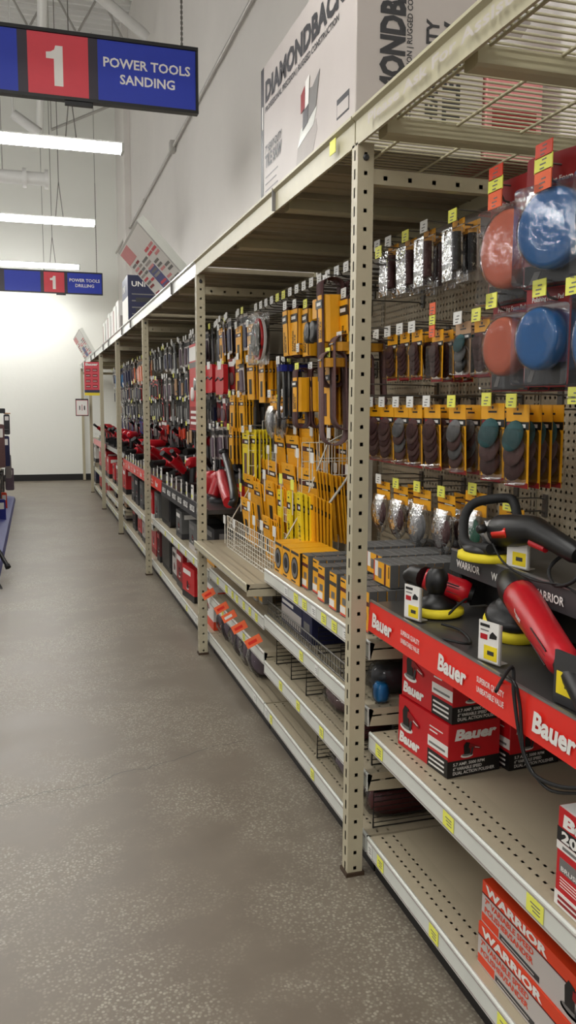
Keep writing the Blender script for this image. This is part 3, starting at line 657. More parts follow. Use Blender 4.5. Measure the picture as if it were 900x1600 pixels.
# polishing pads of the nearest bay
pads = [(775, 300, 'T', 1.13, .097, 'pad_orange', None, 'large orange foam polishing pad in a red pack, upper row'), (850, 268, 'T', 1.10, .089, 'pad_blue', None, 'large blue foam polishing pad in a red pack, upper row'),
        (769, 470, 'y', 1.13, .074, 'pad_orange', None, 'smaller shiny wrapped orange polishing pad, lower row'), (844, 450, 'y', 1.11, .072, 'pad_blue', None, 'smaller shiny wrapped blue polishing pad, lower row')]
pz = []
for (px, py, col, X, R, m, mk, what) in pads:
    y, z = hook_at(px, py, X, col, f'{COLN[col]} tagged peg hook above the {what.split(" foam")[0].split(" polishing")[0]} polishing pad')
    pr = Proto(pad_pack('x', R, m, mk)); up = col == 'T'
    zz = at(px, 290 if up and px > 800 else 318 if up else 478, X=X).z
    zc_ = at(px+8, {775: 388, 850: 352, 769: 541, 844: 526}[px], X=X).z+.062+R
    yy = at({775: 785, 850: 850, 769: 785, 844: 840}[px], 400, X=X+.01).y; ro = {850: .30, 844: .12}.get(px, .10)
    for j in range(3): pr.put((X+.045+.056*j, yy-.004*j, zc_), AISLE+ro, what if j == 0 else what+(', second in its row' if j == 1 else ', rearmost of its row'))
p = at(903, 300, X=1.13)
pr = Proto(pad_pack('x', .09, 'pad_blue', None))
pr.put((1.15, at(950, 400, X=1.13).y, at(900, 345, X=1.13).z+.15), AISLE, 'blue polishing pad in a red pack cut by the right photo edge, upper row')
pr.put((1.15, at(945, 540, X=1.13).y, at(900, 525, X=1.13).z+.14), AISLE, 'blue polishing pad in a red pack cut by the right photo edge, lower row')
hook_at(900, 618, 1.15, 'y', 'yellow tagged empty peg hook at the right photo edge')
hook_at(897, 446, 1.12, 'y', 'yellow tagged peg hook at the right photo edge below the upper blue pads')
# ------------------------------------------------------------------ second and third bay hooks seen left of the near post
def row_tags(row, X, z, ys, cols, where, simple=False):
    for i, y in enumerate(ys):
        L = XB-X-.014; c = cols[i % len(cols)]
        hook_proto(L, c, simple).put((XB-.002, y, z), AISLE, f'{COLN[c]} tagged peg hook, {ORD[i]} going away, {row} row, {where}')
import itertools
ys = [2.75+.105*i for i in range(17)]
row_tags('top', 1.16, 1.965, ys, 'yywwwwwwwwwyywwww', 'second bay')
row_tags('upper middle', 1.16, 1.70, [2.86, 2.99, 3.16, 3.68, 3.80, 4.62], 'wyww', 'second bay')
row_tags('middle', 1.16, 1.50, [2.95, 3.9], 'w', 'second bay')
B2 = [ # px, py top, X, proto, n, pitch, label
 (516, 441, 1.13, bp_l, 2, .10, 'long dark brown sanding belt with yellow sleeve and silver seal, top row'), (545, 462, 1.18, bp_s, 2, .05, 'yellow sanding belt sleeve slanting beside the near post, top row'),
 (452, 481, 1.16, bp_s, 2, .05, 'first of the yellow belt sleeves left of the black rolls, top row'), (467, 478, 1.18, bp_s, 2, .05, 'middle yellow belt sleeve left of the black rolls, top row'), (484, 478, 1.2, bp_s, 2, .05, 'yellow belt sleeve touching the black rolls, top row'),
 (392, 508, 1.18, sh_d, 3, .02, 'yellow dark-windowed pack left of the coiled red white ring'), (374, 511, 1.18, sh_d, 4, .018, 'yellow pack with broad black band, top row of second bay'), (346, 514, 1.18, sh_d, 5, .014, 'yellow pack of the fan beside the second post, top row'),
 (392, 563, 1.16, sh_d, 3, .02, 'yellow disc envelope with round dark window, second row'), (410, 565, 1.17, sh_d, 3, .02, 'narrow yellow disc envelope left of the blue rolls, second row'), (421, 565, 1.2, sh_d, 2, .02, 'pale yellow disc envelope touching the blue rolls, second row'), (374, 565, 1.2, sh_b, 3, .02, 'yellow sandpaper pack left of the round window envelopes, second row'),
 (441, 566, 1.14, bp_k, 1, .03, 'blue topped black abrasive belt, left of three, second row'), (449, 566, 1.17, bp_k, 2, .045, 'blue topped black abrasive belt, middle of three, second row'), (458, 566, 1.2, bp_k, 2, .045, 'blue topped black abrasive belt, right of three, second row'),
 (471, 577, 1.14, bp_m, 2, .07, 'yellow belt pack with brown belt end sticking out below, second row'), (492, 576, 1.2, bp_m, 2, .07, 'yellow belt pack in the middle of the second row'), (508, 570, 1.14, sh_b, 4, .02, 'yellow sandpaper pack with brown window near the hanging belt loops'), (530, 570, 1.2, sh_b, 4, .02, 'yellow sandpaper pack closest to the near post, second row'),
 (520, 555, 1.12, bp_n, 2, .11, 'thin loose brown belt loop below the long sleeved belt'), (538, 530, 1.16, bp_n, 2, .11, 'thin brown belt loop hanging beside the near post'),
 (364, 618, 1.16, sh_d, 4, .018, 'yellow pack with black edge in the third row of second bay'), (378, 618, 1.18, sh_d, 4, .018, 'yellow pack right end of the third row of second bay'), (350, 618, 1.18, SP['wine'], 3, .03, 'dark red disc pack in the third row of second bay'),
 (333, 668, 1.14, SP['violet'], 3, .03, 'violet grey sandpaper sleeve beside the second post, fourth row'), (345, 667, 1.16, SP['violet'], 3, .03, 'violet grey sandpaper sleeve left of the yellow packs, fourth row'),
 (362, 669, 1.15, sh_d, 4, .02, 'small yellow pack between violet sleeves and large yellow pack, fourth row'), (385, 673, 1.14, sh_y, 2, .02, 'large bright yellow pack, left one, fourth row'), (397, 672, 1.16, sh_y, 5, .02, 'large bright yellow pack, right one above the wine red folder, fourth row'),
 (427, 618, 1.16, bg_w, 2, .062, 'shiny clear bag of grey discs above the wire rack'), (440, 625, 1.24, bg_b, 1, .03, 'clear bag with dark pads above the wire rack')]
for (px, py, X, pr, n, pi, what) in B2:
    p = at(px, py, X=X); hang(pr, p.y, p.z-.012, X-.02, n, pi, what)
    hook_proto(XB-X-.014+.02, 'y' if (px*3+py) % 5 == 0 else 'w', False).put((XB-.002, p.y, p.z-.014), AISLE, 'peg hook of the '+what.replace(' and silver seal', '').replace(' above the wine red folder', '').replace('first of the yellow belt sleeves', 'first yellow belt sleeve'))
for px, py in ((392, 563), (410, 565), (441, 566), (471, 577), (508, 570), (364, 618), (333, 668), (362, 669), (385, 673), (427, 618)):
    pass
# red pouches hanging at the second post
def pouch():
    t = thing('red_bag_pack', 'x', 'red pouch'); a = MB(); a.rbox(-.12, .12, -.03, 0, -.19, 0, 'red', .03, ax=1); a.build('pouch', t)
    a = MB(); a.tube([(-.118, -.0315, -.10), (-.03, -.0325, -.08), (.05, -.0325, -.1), (.118, -.0315, -.09)], .006, 'print_black', 5); a.build('strap', t)
    a = MB(); a.box(-.05, .05, -.0312, -.03, -.03, .02, 'tag_white'); a.build('header', t); return t
pr = Proto(pouch())
for px, w_ in ((328, 'left'), (345, 'right')):
    p = at(px, 570, X=1.16); pr.put((1.18, p.y, p.z), AISLE, f'red pouch with a black wavy stripe beside the second post, {w_} one')
# coiled ring pack
t = thing('edge_trim_pack', 'clear bag with a coiled red and white ring around black tubing, top row', 'coil pack', at(412, 490, X=1.14), AISLE)
MB().lathe([(.105, 0), (.108, .012), (.098, .014), (.095, 0)], (0, -.012, -.13), (0, -1, 0), 'print_white', 28).build('white_ring', t)
a = MB(); a.tube([(.085*math.cos(2*PI*i/20), -.03, -.13+.1*math.sin(2*PI*i/20)) for i in range(21)], .008, 'red', 8); a.build('red_ring', t)
a = MB(); a.tube([(.055*math.cos(2*PI*i/20)-.02, -.038, -.13+.07*math.sin(2*PI*i/20)) for i in range(21)], .012, 'black', 8); a.build('black_tubing', t)
MB().rbox(-.12, .12, -.055, -.002, -.26, 0, 'wrap', .03, ax=1).build('plastic_bag', t)
# dark rolls right of the belt sleeves
t = thing('tape_roll_pack', 'dark blue black roll pack with yellow label between yellow belt sleeves, top row', 'roll pack', at(496, 478, X=1.16), AISLE)
MB().box(-.06, .06, -.002, 0, -.05, .03, 'yellow').build('label', t)
for x in (-.035, .035): MB().lathe([(.045, 0), (.045, .03), (.02, .03)], (x, -.005, -.11), (0, -1, 0), 'black', 18).build('roll', t)
# ------------------------------------------------------------------ far pegboard rows, bays three to seven
rnd = random.Random(11)
FAR = { # section: four rows of kinds, top to bottom
 3: [['pale', 'violet', 'steel'], ['violet', 'wine', 'steel'], ['steel', 'violet', 'wine'], ['violet', 'wine', 'bits']],
 4: [['violet', 'pale', 'violet'], ['bits', 'steel', 'pale'], ['steel', 'navy', 'black'], ['drill', 'drill', 'bits']],
 5: [['steel', 'pale', 'black'], ['bits', 'black', 'violet'], ['black', 'steel', 'redk'], ['orange', 'black', 'steel']],
 6: [['black', 'tan', 'bits'], ['black', 'redk', 'steel'], ['black', 'steel', 'black'], ['wine', 'black', 'steel']],
 7: [['tan', 'tan', 'pale'], ['redk', 'pale', 'black'], ['steel', 'black', 'pale'], ['wine', 'blue', 'black']],
 8: [['navy', 'navy', 'pale'], ['redk', 'pale', 'black'], ['steel', 'pale', 'black'], ['blue', 'wine', 'steel']],
 9: [['teal', 'pale'], ['violet', 'black', 'pale'], ['steel', 'black', 'bits'], ['blue', 'pale', 'black']],
}
DESC = {'pale': 'pale blade pack', 'violet': 'violet grey sleeve pack', 'steel': 'steel blade pack on dark card', 'wine': 'dark red disc pack', 'bits': 'tan drill bit pack', 'black': 'black card accessory pack',
        'redk': 'red card accessory pack', 'tan': 'tall tan and orange pack', 'navy': 'navy blue hanging pack', 'teal': 'blue hanging pack with teal centre', 'blue': 'small blue hanging pack', 'orange': 'black pack with orange window', 'drill': 'long slender drill bit pack'}
RZ = [1.985, 1.735, 1.52, 1.315]; RN = ['top', 'second', 'third', 'fourth']
for s in range(3, 10):
    pit = .105 if s < 5 else .125 if s < 7 else .15
    for r in range(4):
        y = SEC[s]+.06; i = 0
        if s == 4 and r == 0: pass
        while y < SEC[s+1]-.04:
            X = 1.15+rnd.uniform(-.01, .05)+(.02*r); kinds = FAR[s][r]; kd = kinds[int((y-SEC[s])/1.22*len(kinds)) % len(kinds)] if rnd.random() < .75 else rnd.choice(kinds)
            z = RZ[r]+rnd.uniform(-.03, .015) if r else RZ[0]
            hook_proto(XB-X-.014, 'w' if rnd.random() < .8 else 'y', True).put((XB-.002, y, z), AISLE, f'small tagged peg hook in the {RN[r]} row of the {FN[s]}', f'peg hooks, {RN[r]} row, {FN[s]}')
            nn = rnd.choice((1, 2, 2, 3)) if s < 6 else rnd.choice((1, 2, 2))
            for j in range(nn):
                SP[kd].put((X+.02+.045*j, y, z-.003), (rnd.uniform(0, .06), 0, AISLE+rnd.uniform(-.12, .12)), f'{DESC[kd]} in the {RN[r]} row of the {FN[s]}', f'{DESC[kd]}s, {RN[r]} row, {FN[s]}')
            y += pit*rnd.uniform(.85, 1.2); i += 1

# tall red poster-like pack
p = at(304, 537, X=1.12)
t = thing('red_display_pack', 'tall red pack with white top and grey wheels left of the second post', 'display pack', (1.12, p.y, p.z), AISLE)
a = MB(); a.box(-.20, .20, -.004, 0, -.62, 0, 'red'); a.box(-.2, .2, -.005, -.004, -.12, -.02, 'print_white'); a.box(-.2, .2, -.005, -.004, -.17, -.13, 'print_grey'); a.box(-.2, .2, -.005, -.004, -.61, -.45, 'red_dark')
for j in range(3): a.box(-.15, .12, -.006, -.005, -.50-.04*j, -.48-.04*j, 'print_white')
a.build('card', t)
MB().lathe([(.05, 0), (.05, .012), (.02, .012)], (-.05, -.004, -.36), (0, -1, 0), 'print_white', 20).build('wheel', t)
MB().lathe([(.045, 0), (.045, .012), (.02, .012)], (.06, -.004, -.29), (0, -1, 0), 'steel', 20).build('wheel', t)
# ------------------------------------------------------------------ cartons (front = local -y, the side seen from the near end = local +x)
def carton(name, lab, cat, loc, W, D, H, body, deco=None, rz=AISLE, r=.003, group=None, top=None):
    t = thing(name, lab, cat, loc, rz, group)
    a = MB(); a.rbox(-W/2, W/2, 0, D, 0, H, body, r)
    if top: a.box(-W/2+.002, W/2-.002, .002, D-.002, H, H+.0008, top)
    ca = a.build('carton', t)
    if deco:
        a = MB(); deco(a, W, D, H); a.build('print', ca)
    return t
E_ = .0007
def fr(a, x0, x1, z0, z1, m, k=1): a.box(x0, x1, -E_*k, -E_*(k-1), z0, z1, m)
def sd(a, W, y0, y1, z0, z1, m, k=1): a.box(W/2+E_*(k-1), W/2+E_*k, y0, y1, z0, z1, m)
def ft(a, s, x, z, h, m, k=2, **q): a.text(s, (x, -E_*k, z), FR, UP, h, m, **q)
def st(a, W, s, y, z, h, m, k=2, **q): a.text(s, (W/2+E_*k, y, z), RT, UP, h, m, **q)
def polisher_picture(a, W, side, x, z, s):
    """small printed picture of a polisher: pad, body, handle"""
    def q(poly, m, k):
        if side: a.prism([(x+px*s, z+pz*s) for px, pz in poly], 0, W/2+E_*(k-1), W/2+E_*k, m)
        else: a.prism([(x+px*s, z+pz*s) for px, pz in poly], 1, -E_*k, -E_*(k-1), m)
    ell = lambda cx, cz, rx, rz: [(cx+rx*math.cos(2*PI*i/14), cz+rz*math.sin(2*PI*i/14)) for i in range(14)]
    q(ell(.0, .0, .42, .13), 'print_white', 1); q(ell(.0, .06, .34, .09), 'print_grey', 2)
    q([(-.2, .1), (.2, .1), (.16, .75), (-.1, .82), (-.24, .6)], 'print_black', 3); q([(.1, .45), (.85, .28), (.9, .4), (.3, .66), (.12, .68)], 'red_dark', 4)
    q([(.22, .0), (.34, .02), (.42, .45), (.28, .5)], 'print_dark', 4); q([(.5, .43), (.8, .36), (.8, .39), (.5, .47)], 'print_white', 5)
def bauer(a, W, D, H):
    # aisle side: picture panel on the left two thirds, text panel on the right third
    polisher_picture(a, W, False, -W*.32, H*.42, H*.55); ft(a, 'Bauer', -W*.46, H*.10, H*.20, 'print_white', w=W*.42, bold=.05, shear=.15)
    xl = W*.12
    fr(a, xl, W/2, 0, H*.34, 'print_black'); fr(a, xl, W/2, H*.40, H*.60, 'print_white')
    for j in range(3): fr(a, xl+W*.03, W/2-W*.06, H*(.06+.09*j), H*(.095+.09*j), 'print_white', 2)
    fr(a, xl+W*.03, W/2-W*.05, H*.46, H*.50, 'print_grey', 2)
    fr(a, xl+W*.03, W*.3, H*.70, H*.725, 'print_white'); fr(a, xl+W*.03, W*.4, H*.78, H*.80, 'print_white')
    # side towards the viewer
    sd(a, W, 0, D, 0, H*.31, 'print_black')
    st(a, W, 'Bauer', D*.12, H*.70, H*.19, 'print_white', w=D*.78, bold=.05, shear=.2)
    polisher_picture(a, W, True, D*.36, H*.38, H*.32)
    st(a, W, '5.7 AMP, 5000 RPM', D*.1, H*.215, H*.055, 'print_white', w=D*.6); st(a, W, '6" VARIABLE SPEED', D*.1, H*.13, H*.055, 'print_white', w=D*.55); st(a, W, 'DUAL ACTION POLISHER', D*.1, H*.045, H*.06, 'print_white', w=D*.8)
ns = (1.0, 2.17)
for (n, x, z, lab) in ((0, 1.005, .4665, 'red and black polisher box, lower front one of the stacked three'), (1, 1.012, .6185, 'red and black polisher box, upper one of the stacked three'), (2, 1.19, .4665, 'red and black polisher box on the shelf behind the stack, second'), (3, 1.372, .4665, 'red and black polisher box half hidden at the back of the shelf')):
    carton('polisher_box', lab, 'box', (x+.01, 2.035-(.004 if n else 0), z), .262, .168 if n < 3 else .115, .148, 'red', bauer, AISLE+.10)
carton('polisher_box', 'red and black polisher box behind the upper stacked box near the post', 'box', (1.195, 2.05, .6185), .25, .165, .148, 'red', bauer, AISLE+.10)
def b20(a, W, D, H):
    x = -W/2
    ft(a, 'Bauer', x+.018, H*.83, H*.12, 'print_white', w=W*.8, bold=.05, shear=.1); fr(a, x, W/2, H*.66, H*.80, 'print_black'); ft(a, '20V', x+.015, H*.68, H*.10, 'print_white', w=W*.4, bold=.04)
    fr(a, x, W/2, H*.575, H*.655, 'print_white'); fr(a, x+.02, x+.12, H*.60, H*.63, 'print_grey', 2)
    fr(a, x+.012, x+.13, H*.36, H*.50, 'print_grey'); ft(a, 'BRUSHLESS', x+.018, H*.38, H*.045, 'print_white', w=.1)
    for j in range(4): fr(a, x+.015, x+.13, H*(.30-.03*j), H*(.308-.03*j), 'print_white')
    fr(a, x, W/2, 0, H*.15, 'print_white'); fr(a, x+.012, x+.15, H*.085, H*.115, 'red_dark', 2); fr(a, x+.012, x+.13, H*.03, H*.06, 'red_dark', 2)
    sd(a, W, 0, D, H*.66, H*.8, 'print_black'); st(a, W, 'Bauer', D*.1, H*.84, H*.1, 'print_white', w=D*.6, bold=.04)
carton('cordless_tool_box', 'upright red 20V box cut by the right photo edge on the lower shelf', 'box', (.972, 1.235, .4665), .21, .16, .205, 'red', b20, AISLE, top='print_white')
def warr(a, W, D, H):
    x = -W/2
    fr(a, x, W/2, H*.70, H*1.0, 'orange_red'); ft(a, 'WARRIOR', x+.015, H*.76, H*.19, 'print_white', w=W*.52, bold=.05)
    fr(a, x, W/2, 0, H*.70, 'carton_grey'); fr(a, x, W*.4, H*.685, H*.715, 'wine', 2)
    ft(a, '7" VARIABLE SPEED', x+.014, H*.50, H*.13, 'orange_red', w=W*.42, bold=.03); ft(a, 'POLISHER/SANDER', x+.014, H*.30, H*.13, 'orange_red', w=W*.42, bold=.03)
    fr(a, x+.002, x+W*.16, H*.04, H*.24, 'orange_red', 2); fr(a, x+W*.17, x+W*.5, H*.06, H*.19, 'print_dark', 2); fr(a, x+W*.19, x+W*.46, H*.11, H*.13, 'carton_grey', 3)
    polisher_picture(a, W, False, W*.22, H*.18, H*.75)
    sd(a, W, 0, D, H*.7, H, 'orange_red'); sd(a, W, 0, D, 0, H*.7, 'carton_grey'); st(a, W, 'WARRIOR', D*.08, H*.76, H*.18, 'print_white', w=D*.7, bold=.05)
carton('polisher_box', 'orange and grey polisher box, lower one of the two on the bottom shelf', 'box', (.985, 1.405, .1265), .48, .22, .105, 'orange_red', warr)
carton('polisher_box', 'orange and grey polisher box, upper one of the two on the bottom shelf', 'box', (.990, 1.402, .2325), .48, .22, .105, 'orange_red', warr)
# ------------------------------------------------------------------ display rails with charcoal decks
def rail_shelf(y0, y1, z, X, lip, m, lab, texts=(), xb=XB-.004, tm='print_white', legs=True):
    t = thing('display_shelf', lab, 'display shelf', (X, y0, z)); L = y1-y0; D = xb-X
    MB().box(.002, D, 0, L, -.03, -.004, 'charcoal_deck').build('deck', t)
    a = MB(); a.prism([(0, .004), (-.004, .0), (-.010, -lip), (-.006, -lip), (.002, -.004)], 1, 0, L, m); a.box(-.0055, .0015, 0, L, .0, .0055, 'steel')
    fr_ = a.build('front_rail', t)
    if texts:
        for (s, py, z0, h, w) in texts:
            a = MB(); a.text(s, (-.0118+.006*0, py-y0, z0), (0, -1, 0), (0, 0, 1), h, tm, w=w, bold=.04 if h > .02 else .02, shear=.12 if h > .02 else 0); a.build('lettering', fr_)
    return t
Yb = lambda px, py: at(px, py, X=.942).y
tx = []
for px, py in ((583, 968), (686, 1033), (834, 1118)):
    tx.append(('Bauer', Yb(px, py), -.068, .042, .135))
tx = [('Bauer', Yb(px, py), -.066, .040, .14) for px, py in ((583, 968), (686, 1033), (834, 1125))]
for px, py in ((628, 990), (747, 1062), ):
    tx += [('SUPERIOR QUALITY', Yb(px, py), -.037, .013, .115), ('UNBEATABLE VALUE', Yb(px, py), -.060, .013, .115)]
rail_shelf(1.02, 2.262, .877, .950, .088, 'red_rail', 'dark display shelf with a red white-lettered front rail, holding two red polishers', tx)
t = rail_shelf(1.02, 2.14, 1.045, 1.152, .058, 'charcoal', 'raised charcoal display shelf carrying the black polisher with D-shaped handle', [('WARRIOR', at(px, py, X=1.142).y, -.040, .020, .13) for px, py in ((714, 884), (768, 905), (831, 930))])
MB().prism([(.004, -.03), (.34, -.03), (.34, -.165), (.05, -.165)], 1, 1.10, 1.116, 'charcoal').build('side_panel', t)
MB().box(.10, .11, 0, 1.10, -.165, -.03, 'charcoal').build('back_panel', t)
# ------------------------------------------------------------------ near power tools, built where they stand
def wtool(name, lab, loc):
    t = thing(name, lab, 'polisher', loc); return t, Matrix.Translation(-V(loc))
def piece(t, T, name, fn):
    a = MB(); a.T = T; fn(a); return a.build(name, t)
def lerp(p, q, f): return V(p).lerp(V(q), f)
# small red polisher beside the post
c = V((1.07, 2.075, .8775)); t, T = wtool('polisher', 'compact red polisher with black head on yellow pad, beside the post', c)
piece(t, T, 'polishing_pad', lambda a: a.lathe([(.072, 0), (.078, .006), (.076, .018), (.06, .022)], c, (0, 0, 1), 'foam_yellow', 28))
piece(t, T, 'backing_plate', lambda a: a.lathe([(.056, .022), (.056, .034), (.03, .05), (.022, .06)], c, (0, 0, 1), 'black', 24))
h = c+V((0, 0, .06))
b0, b1 = at(664, 903, X=1.05), at(733, 927, X=1.15)
piece(t, T, 'gear_head', lambda a: (a.lathe([(.026, 0), (.034, .02), (.034, .04), (.026, .062), (.016, .07)], h, (0, 0, 1), 'black', 16), a.tube([b0+V((0, .0, .0)), at(648, 897, X=1.04), at(637, 901, X=1.03)], [.033, .028, .02], 'black', 12)))
def f(a): a.tube([lerp(b0, b1, f_) for f_ in (0, .15, .3, .6, .85, 1, 1.04)], [.028, .034, .036, .033, .034, .030, .02], 'tool_red', 16)
hs = piece(t, T, 'motor_housing', f); d = (b1-b0).normalized(); s_ = V((-1, -.3, 0)).normalized()
piece(hs, T, 'badge', lambda a: a.text('Bauer', lerp(b0, b1, .38)+V((-.0345, -.012, -.006)), d, (0, 0, 1), .012, 'print_white', w=.045))
piece(hs, T, 'vent_slots', lambda a: [a.tube([lerp(b0, b1, .62)+V((-.028, -.018, .02-.008*k)), lerp(b0, b1, .9)+V((-.028, -.018, .02-.008*k))], .0018, 'black', 4) for k in range(4)])
piece(t, T, 'end_cap', lambda a: a.tube([lerp(b0, b1, .97), lerp(b0, b1, 1.1)], [.028, .024], 'black', 14))
cordp = [lerp(b0, b1, 1.08), at(716, 945, X=1.1), at(690, 968, X=1.06), at(650, 985, X=1.08), at(700, 1000, Z=.882), at(735, 1005, Z=.882), at(720, 985, Z=.882), at(690, 975, Z=.885)]
piece(t, T, 'power_cord', lambda a: a.tube(smooth(cordp), .0035, 'rubber', 6))
# large red polisher at the right
c = at(806, 992, Z=.8775); t, T = wtool('polisher', 'large red angle polisher leaning towards the aisle on a pale yellow pad', c)
tl = V((-.18, -.25, 1)).normalized()
piece(t, T, 'polishing_pad', lambda a: a.lathe([(.076, .004), (.085, .01), (.083, .032), (.07, .036)], c+V((0, 0, .012)), tl, 'foam_yellow', 30))
piece(t, T, 'backing_plate', lambda a: a.lathe([(.075, .036), (.078, .048), (.07, .06), (.05, .066), (.052, .078), (.03, .088)], c+V((0, 0, .012)), tl, 'black', 26))
h = c+tl*.085; top = at(826, 932, X=h.x+.02)
b1 = at(884, 1040, X=1.005); g0 = h+tl*.045
piece(t, T, 'gear_head', lambda a: (a.tube([h-tl*.01, h+tl*.03, top-V((0, 0, .02)), top], [.030, .042, .036, .018], 'black_gloss', 18), a.tube([lerp(g0, b1, f_) for f_ in (-.2, -.15, -.02, .1)], [.02, .038, .046, .044], 'black', 18)))
hs = piece(t, T, 'motor_housing', lambda a: a.tube([lerp(g0, b1, f_) for f_ in (.06, .08, .2, .5, .78, .95, 1)], [.038, .043, .044, .039, .036, .034, .024], 'tool_red', 20))
piece(hs, T, 'badge', lambda a: a.text('Bauer', lerp(g0, b1, .32)+V((-.043, .0, -.004)), (b1-g0), (0, 0, 1), .014, 'print_white', w=.06))
piece(hs, T, 'vent_slots', lambda a: [a.tube([lerp(g0, b1, .62)+V((-.036, .0, .014-.010*k)), lerp(g0, b1, .9)+V((-.034, .0, .014-.010*k))], .002, 'black', 4) for k in range(4)])
piece(t, T, 'handle', lambda a: a.tube([lerp(g0, b1, .97), lerp(g0, b1, 1.12), lerp(g0, b1, 1.5)+V((0, 0, -.01))], [.026, .023, .027], 'black', 14))
piece(t, T, 'side_handle', lambda a: a.tube([g0+V((.02, .02, 0)), g0+V((.09, .05, .01)), g0+V((.16, .07, .0))], [.014, .017, .016], 'black', 12))
cordp = [lerp(g0, b1, 1.5), at(905, 1080, X=.99), at(860, 1075, X=1.06), at(800, 1050, X=1.03), at(775, 1080, Z=.884), at(800, 1042, X=.96), at(803, 1085, X=.938), at(812, 1150, X=.935), at(830, 1205, X=.94), at(870, 1228, X=.95), at(915, 1232, X=.95)]
piece(t, T, 'power_cord', lambda a: a.tube(smooth(cordp), .0042, 'rubber', 6))
piece(t, T, 'strap', lambda a: a.tube(smooth([at(765, 1052, X=.97), at(800, 1062, X=.93), at(812, 1100, X=.935), at(820, 1180, X=.935), at(855, 1232, X=.95), at(905, 1240, X=.96)]), .0035, 'black', 6))
# black polisher with D-handle on the raised shelf
c = at(762, 874, Z=1.047); t, T = wtool('polisher', 'big black polisher with D-shaped front handle and red switch on raised shelf', c)
piece(t, T, 'polishing_pad', lambda a: a.lathe([(.072, 0), (.082, .004), (.08, .02), (.06, .024)], c, (0, 0, 1), 'foam_yellow', 28))
piece(t, T, 'backing_plate', lambda a: a.lathe([(.066, .024), (.068, .034), (.03, .044)], c, (0, 0, 1), 'black', 24))
h = c+V((0, 0, .04)); g0 = at(770, 830, X=h.x+.005); b1 = at(838, 828, X=1.17); g2 = at(905, 868, X=1.17)
piece(t, T, 'gear_head', lambda a: (a.tube([h, h+V((0, 0, .03)), g0+V((0, 0, -.005)), g0+V((0, 0, .028))], [.024, .034, .036, .024], 'steel', 16), a.lathe([(.037, 0), (.039, .012), (.036, .02)], g0+V((0, -.015, .0)), (b1-g0), 'galv', 18)))
g1 = lerp(g0, b1, .12)
hs = piece(t, T, 'motor_housing', lambda a: a.tube([g1, lerp(g1, b1, .1), lerp(g1, b1, .5), lerp(g1, b1, .9), b1, lerp(b1, g2, .4), lerp(b1, g2, .9), g2], [.034, .043, .042, .036, .032, .027, .025, .02], 'black', 20))
piece(hs, T, 'badge', lambda a: (a.tube([lerp(g1, b1, .18)+V((-.040, -.006, -.004)), lerp(g1, b1, .55)+V((-.040, -.006, -.004))], .013, 'red_rail', 4, flat=.25)))
piece(hs, T, 'switch', lambda a: a.tube([b1+V((-.012, .0, -.03)), b1+V((-.012, -.06, -.038))], [.012, .009], 'tool_red', 8))
dp = smooth([at(766, 858, X=1.13), at(735, 853, X=1.13), at(725, 838, X=1.14), at(727, 805, X=1.17), at(742, 786, X=1.2), at(775, 779, X=1.24), at(798, 780, X=1.27), at(806, 795, X=1.27), at(807, 815, X=1.25), at(795, 835, X=1.22)])
piece(t, T, 'd_handle', lambda a: a.tube(dp, .0135, 'rubber', 12))
piece(t, T, 'handle_bolt', lambda a: a.lathe([(.012, 0), (.012, .02), (.006, .024)], at(757, 826, X=1.13), (-1, -.2, 0), 'black', 10))
piece(t, T, 'power_cord', lambda a: a.tube(smooth([at(770, 850, X=1.13), at(788, 880, X=1.12), at(830, 905, X=1.125), at(880, 915, X=1.14), at(905, 930, X=1.14)]), .0028, 'rubber', 5))
piece(t, T, 'coiled_cord', lambda a: a.tube(smooth([g2, at(900, 905, X=1.14), at(868, 915, X=1.14), at(858, 890, X=1.16), at(880, 868, X=1.2), at(902, 875, X=1.2)]), .0045, 'rubber', 6))
# price card stands
def card_stand(px, py, X, zb, lab, pic='tool_red', w=.062, h=.095, rz=AISLE+.25):
    p = at(px, py, Z=zb); p = V((X, at(px, py, X=X).y, zb))
    t = thing('price_card', lab, 'price card', p, rz)
    a = MB(); a.box(-w/2-.002, w/2+.004, .0012, .006, 0, h*.98, 'galv'); a.box(-w/2, w/2, -.0, .03, 0, .002, 'galv'); a.build('stand', t)
    a = MB(); a.box(-w/2, w/2, -.0012, .0012, .003, h, 'print_white'); a.box(-w*.2, w*.45, -.002, -.0012, h*.08, h*.42, 'yellow_bright'); a.box(-w*.02, w*.3, -.0026, -.002, h*.2, h*.3, 'print_dark')
    a.box(-w*.42, w*.05, -.002, -.0012, h*.86, h*.93, 'print_black'); a.box(-w*.4, w*.0, -.002, -.0012, h*.76, h*.79, 'print_grey'); a.box(-w*.4, -w*.05, -.002, -.0012, h*.55, h*.68, pic)
    a.prism([(w*.05, h*.6), (w*.4, h*.62), (w*.42, h*.7), (w*.2, h*.78), (w*.08, h*.7)], 1, -.002, -.0012, 'print_black'); a.build('card', t)
    return t
card_stand(643, 975, .972, .8775, 'white and yellow price card in front of the small red polisher')
card_stand(762, 1045, .972, .8775, 'white and yellow price card in front of the large red polisher')
card_stand(807, 890, 1.17, 1.0465, 'white price card with red heading below the black polisher', 'print_grey', .068, .10)
t = thing('price_card', 'dark card holder with a yellow price label at the right photo edge', 'price card', V((.972, at(888, 1110, X=.972).y, .8775)), AISLE+.1)
MB().box(-.045, .045, 0, .006, 0, .105, 'charcoal').build('holder', t); MB().box(-.036, .036, -.0015, 0, .02, .065, 'yellow_bright').box(-.012, .02, -.002, -.0015, .035, .05, 'print_dark').build('label', t)
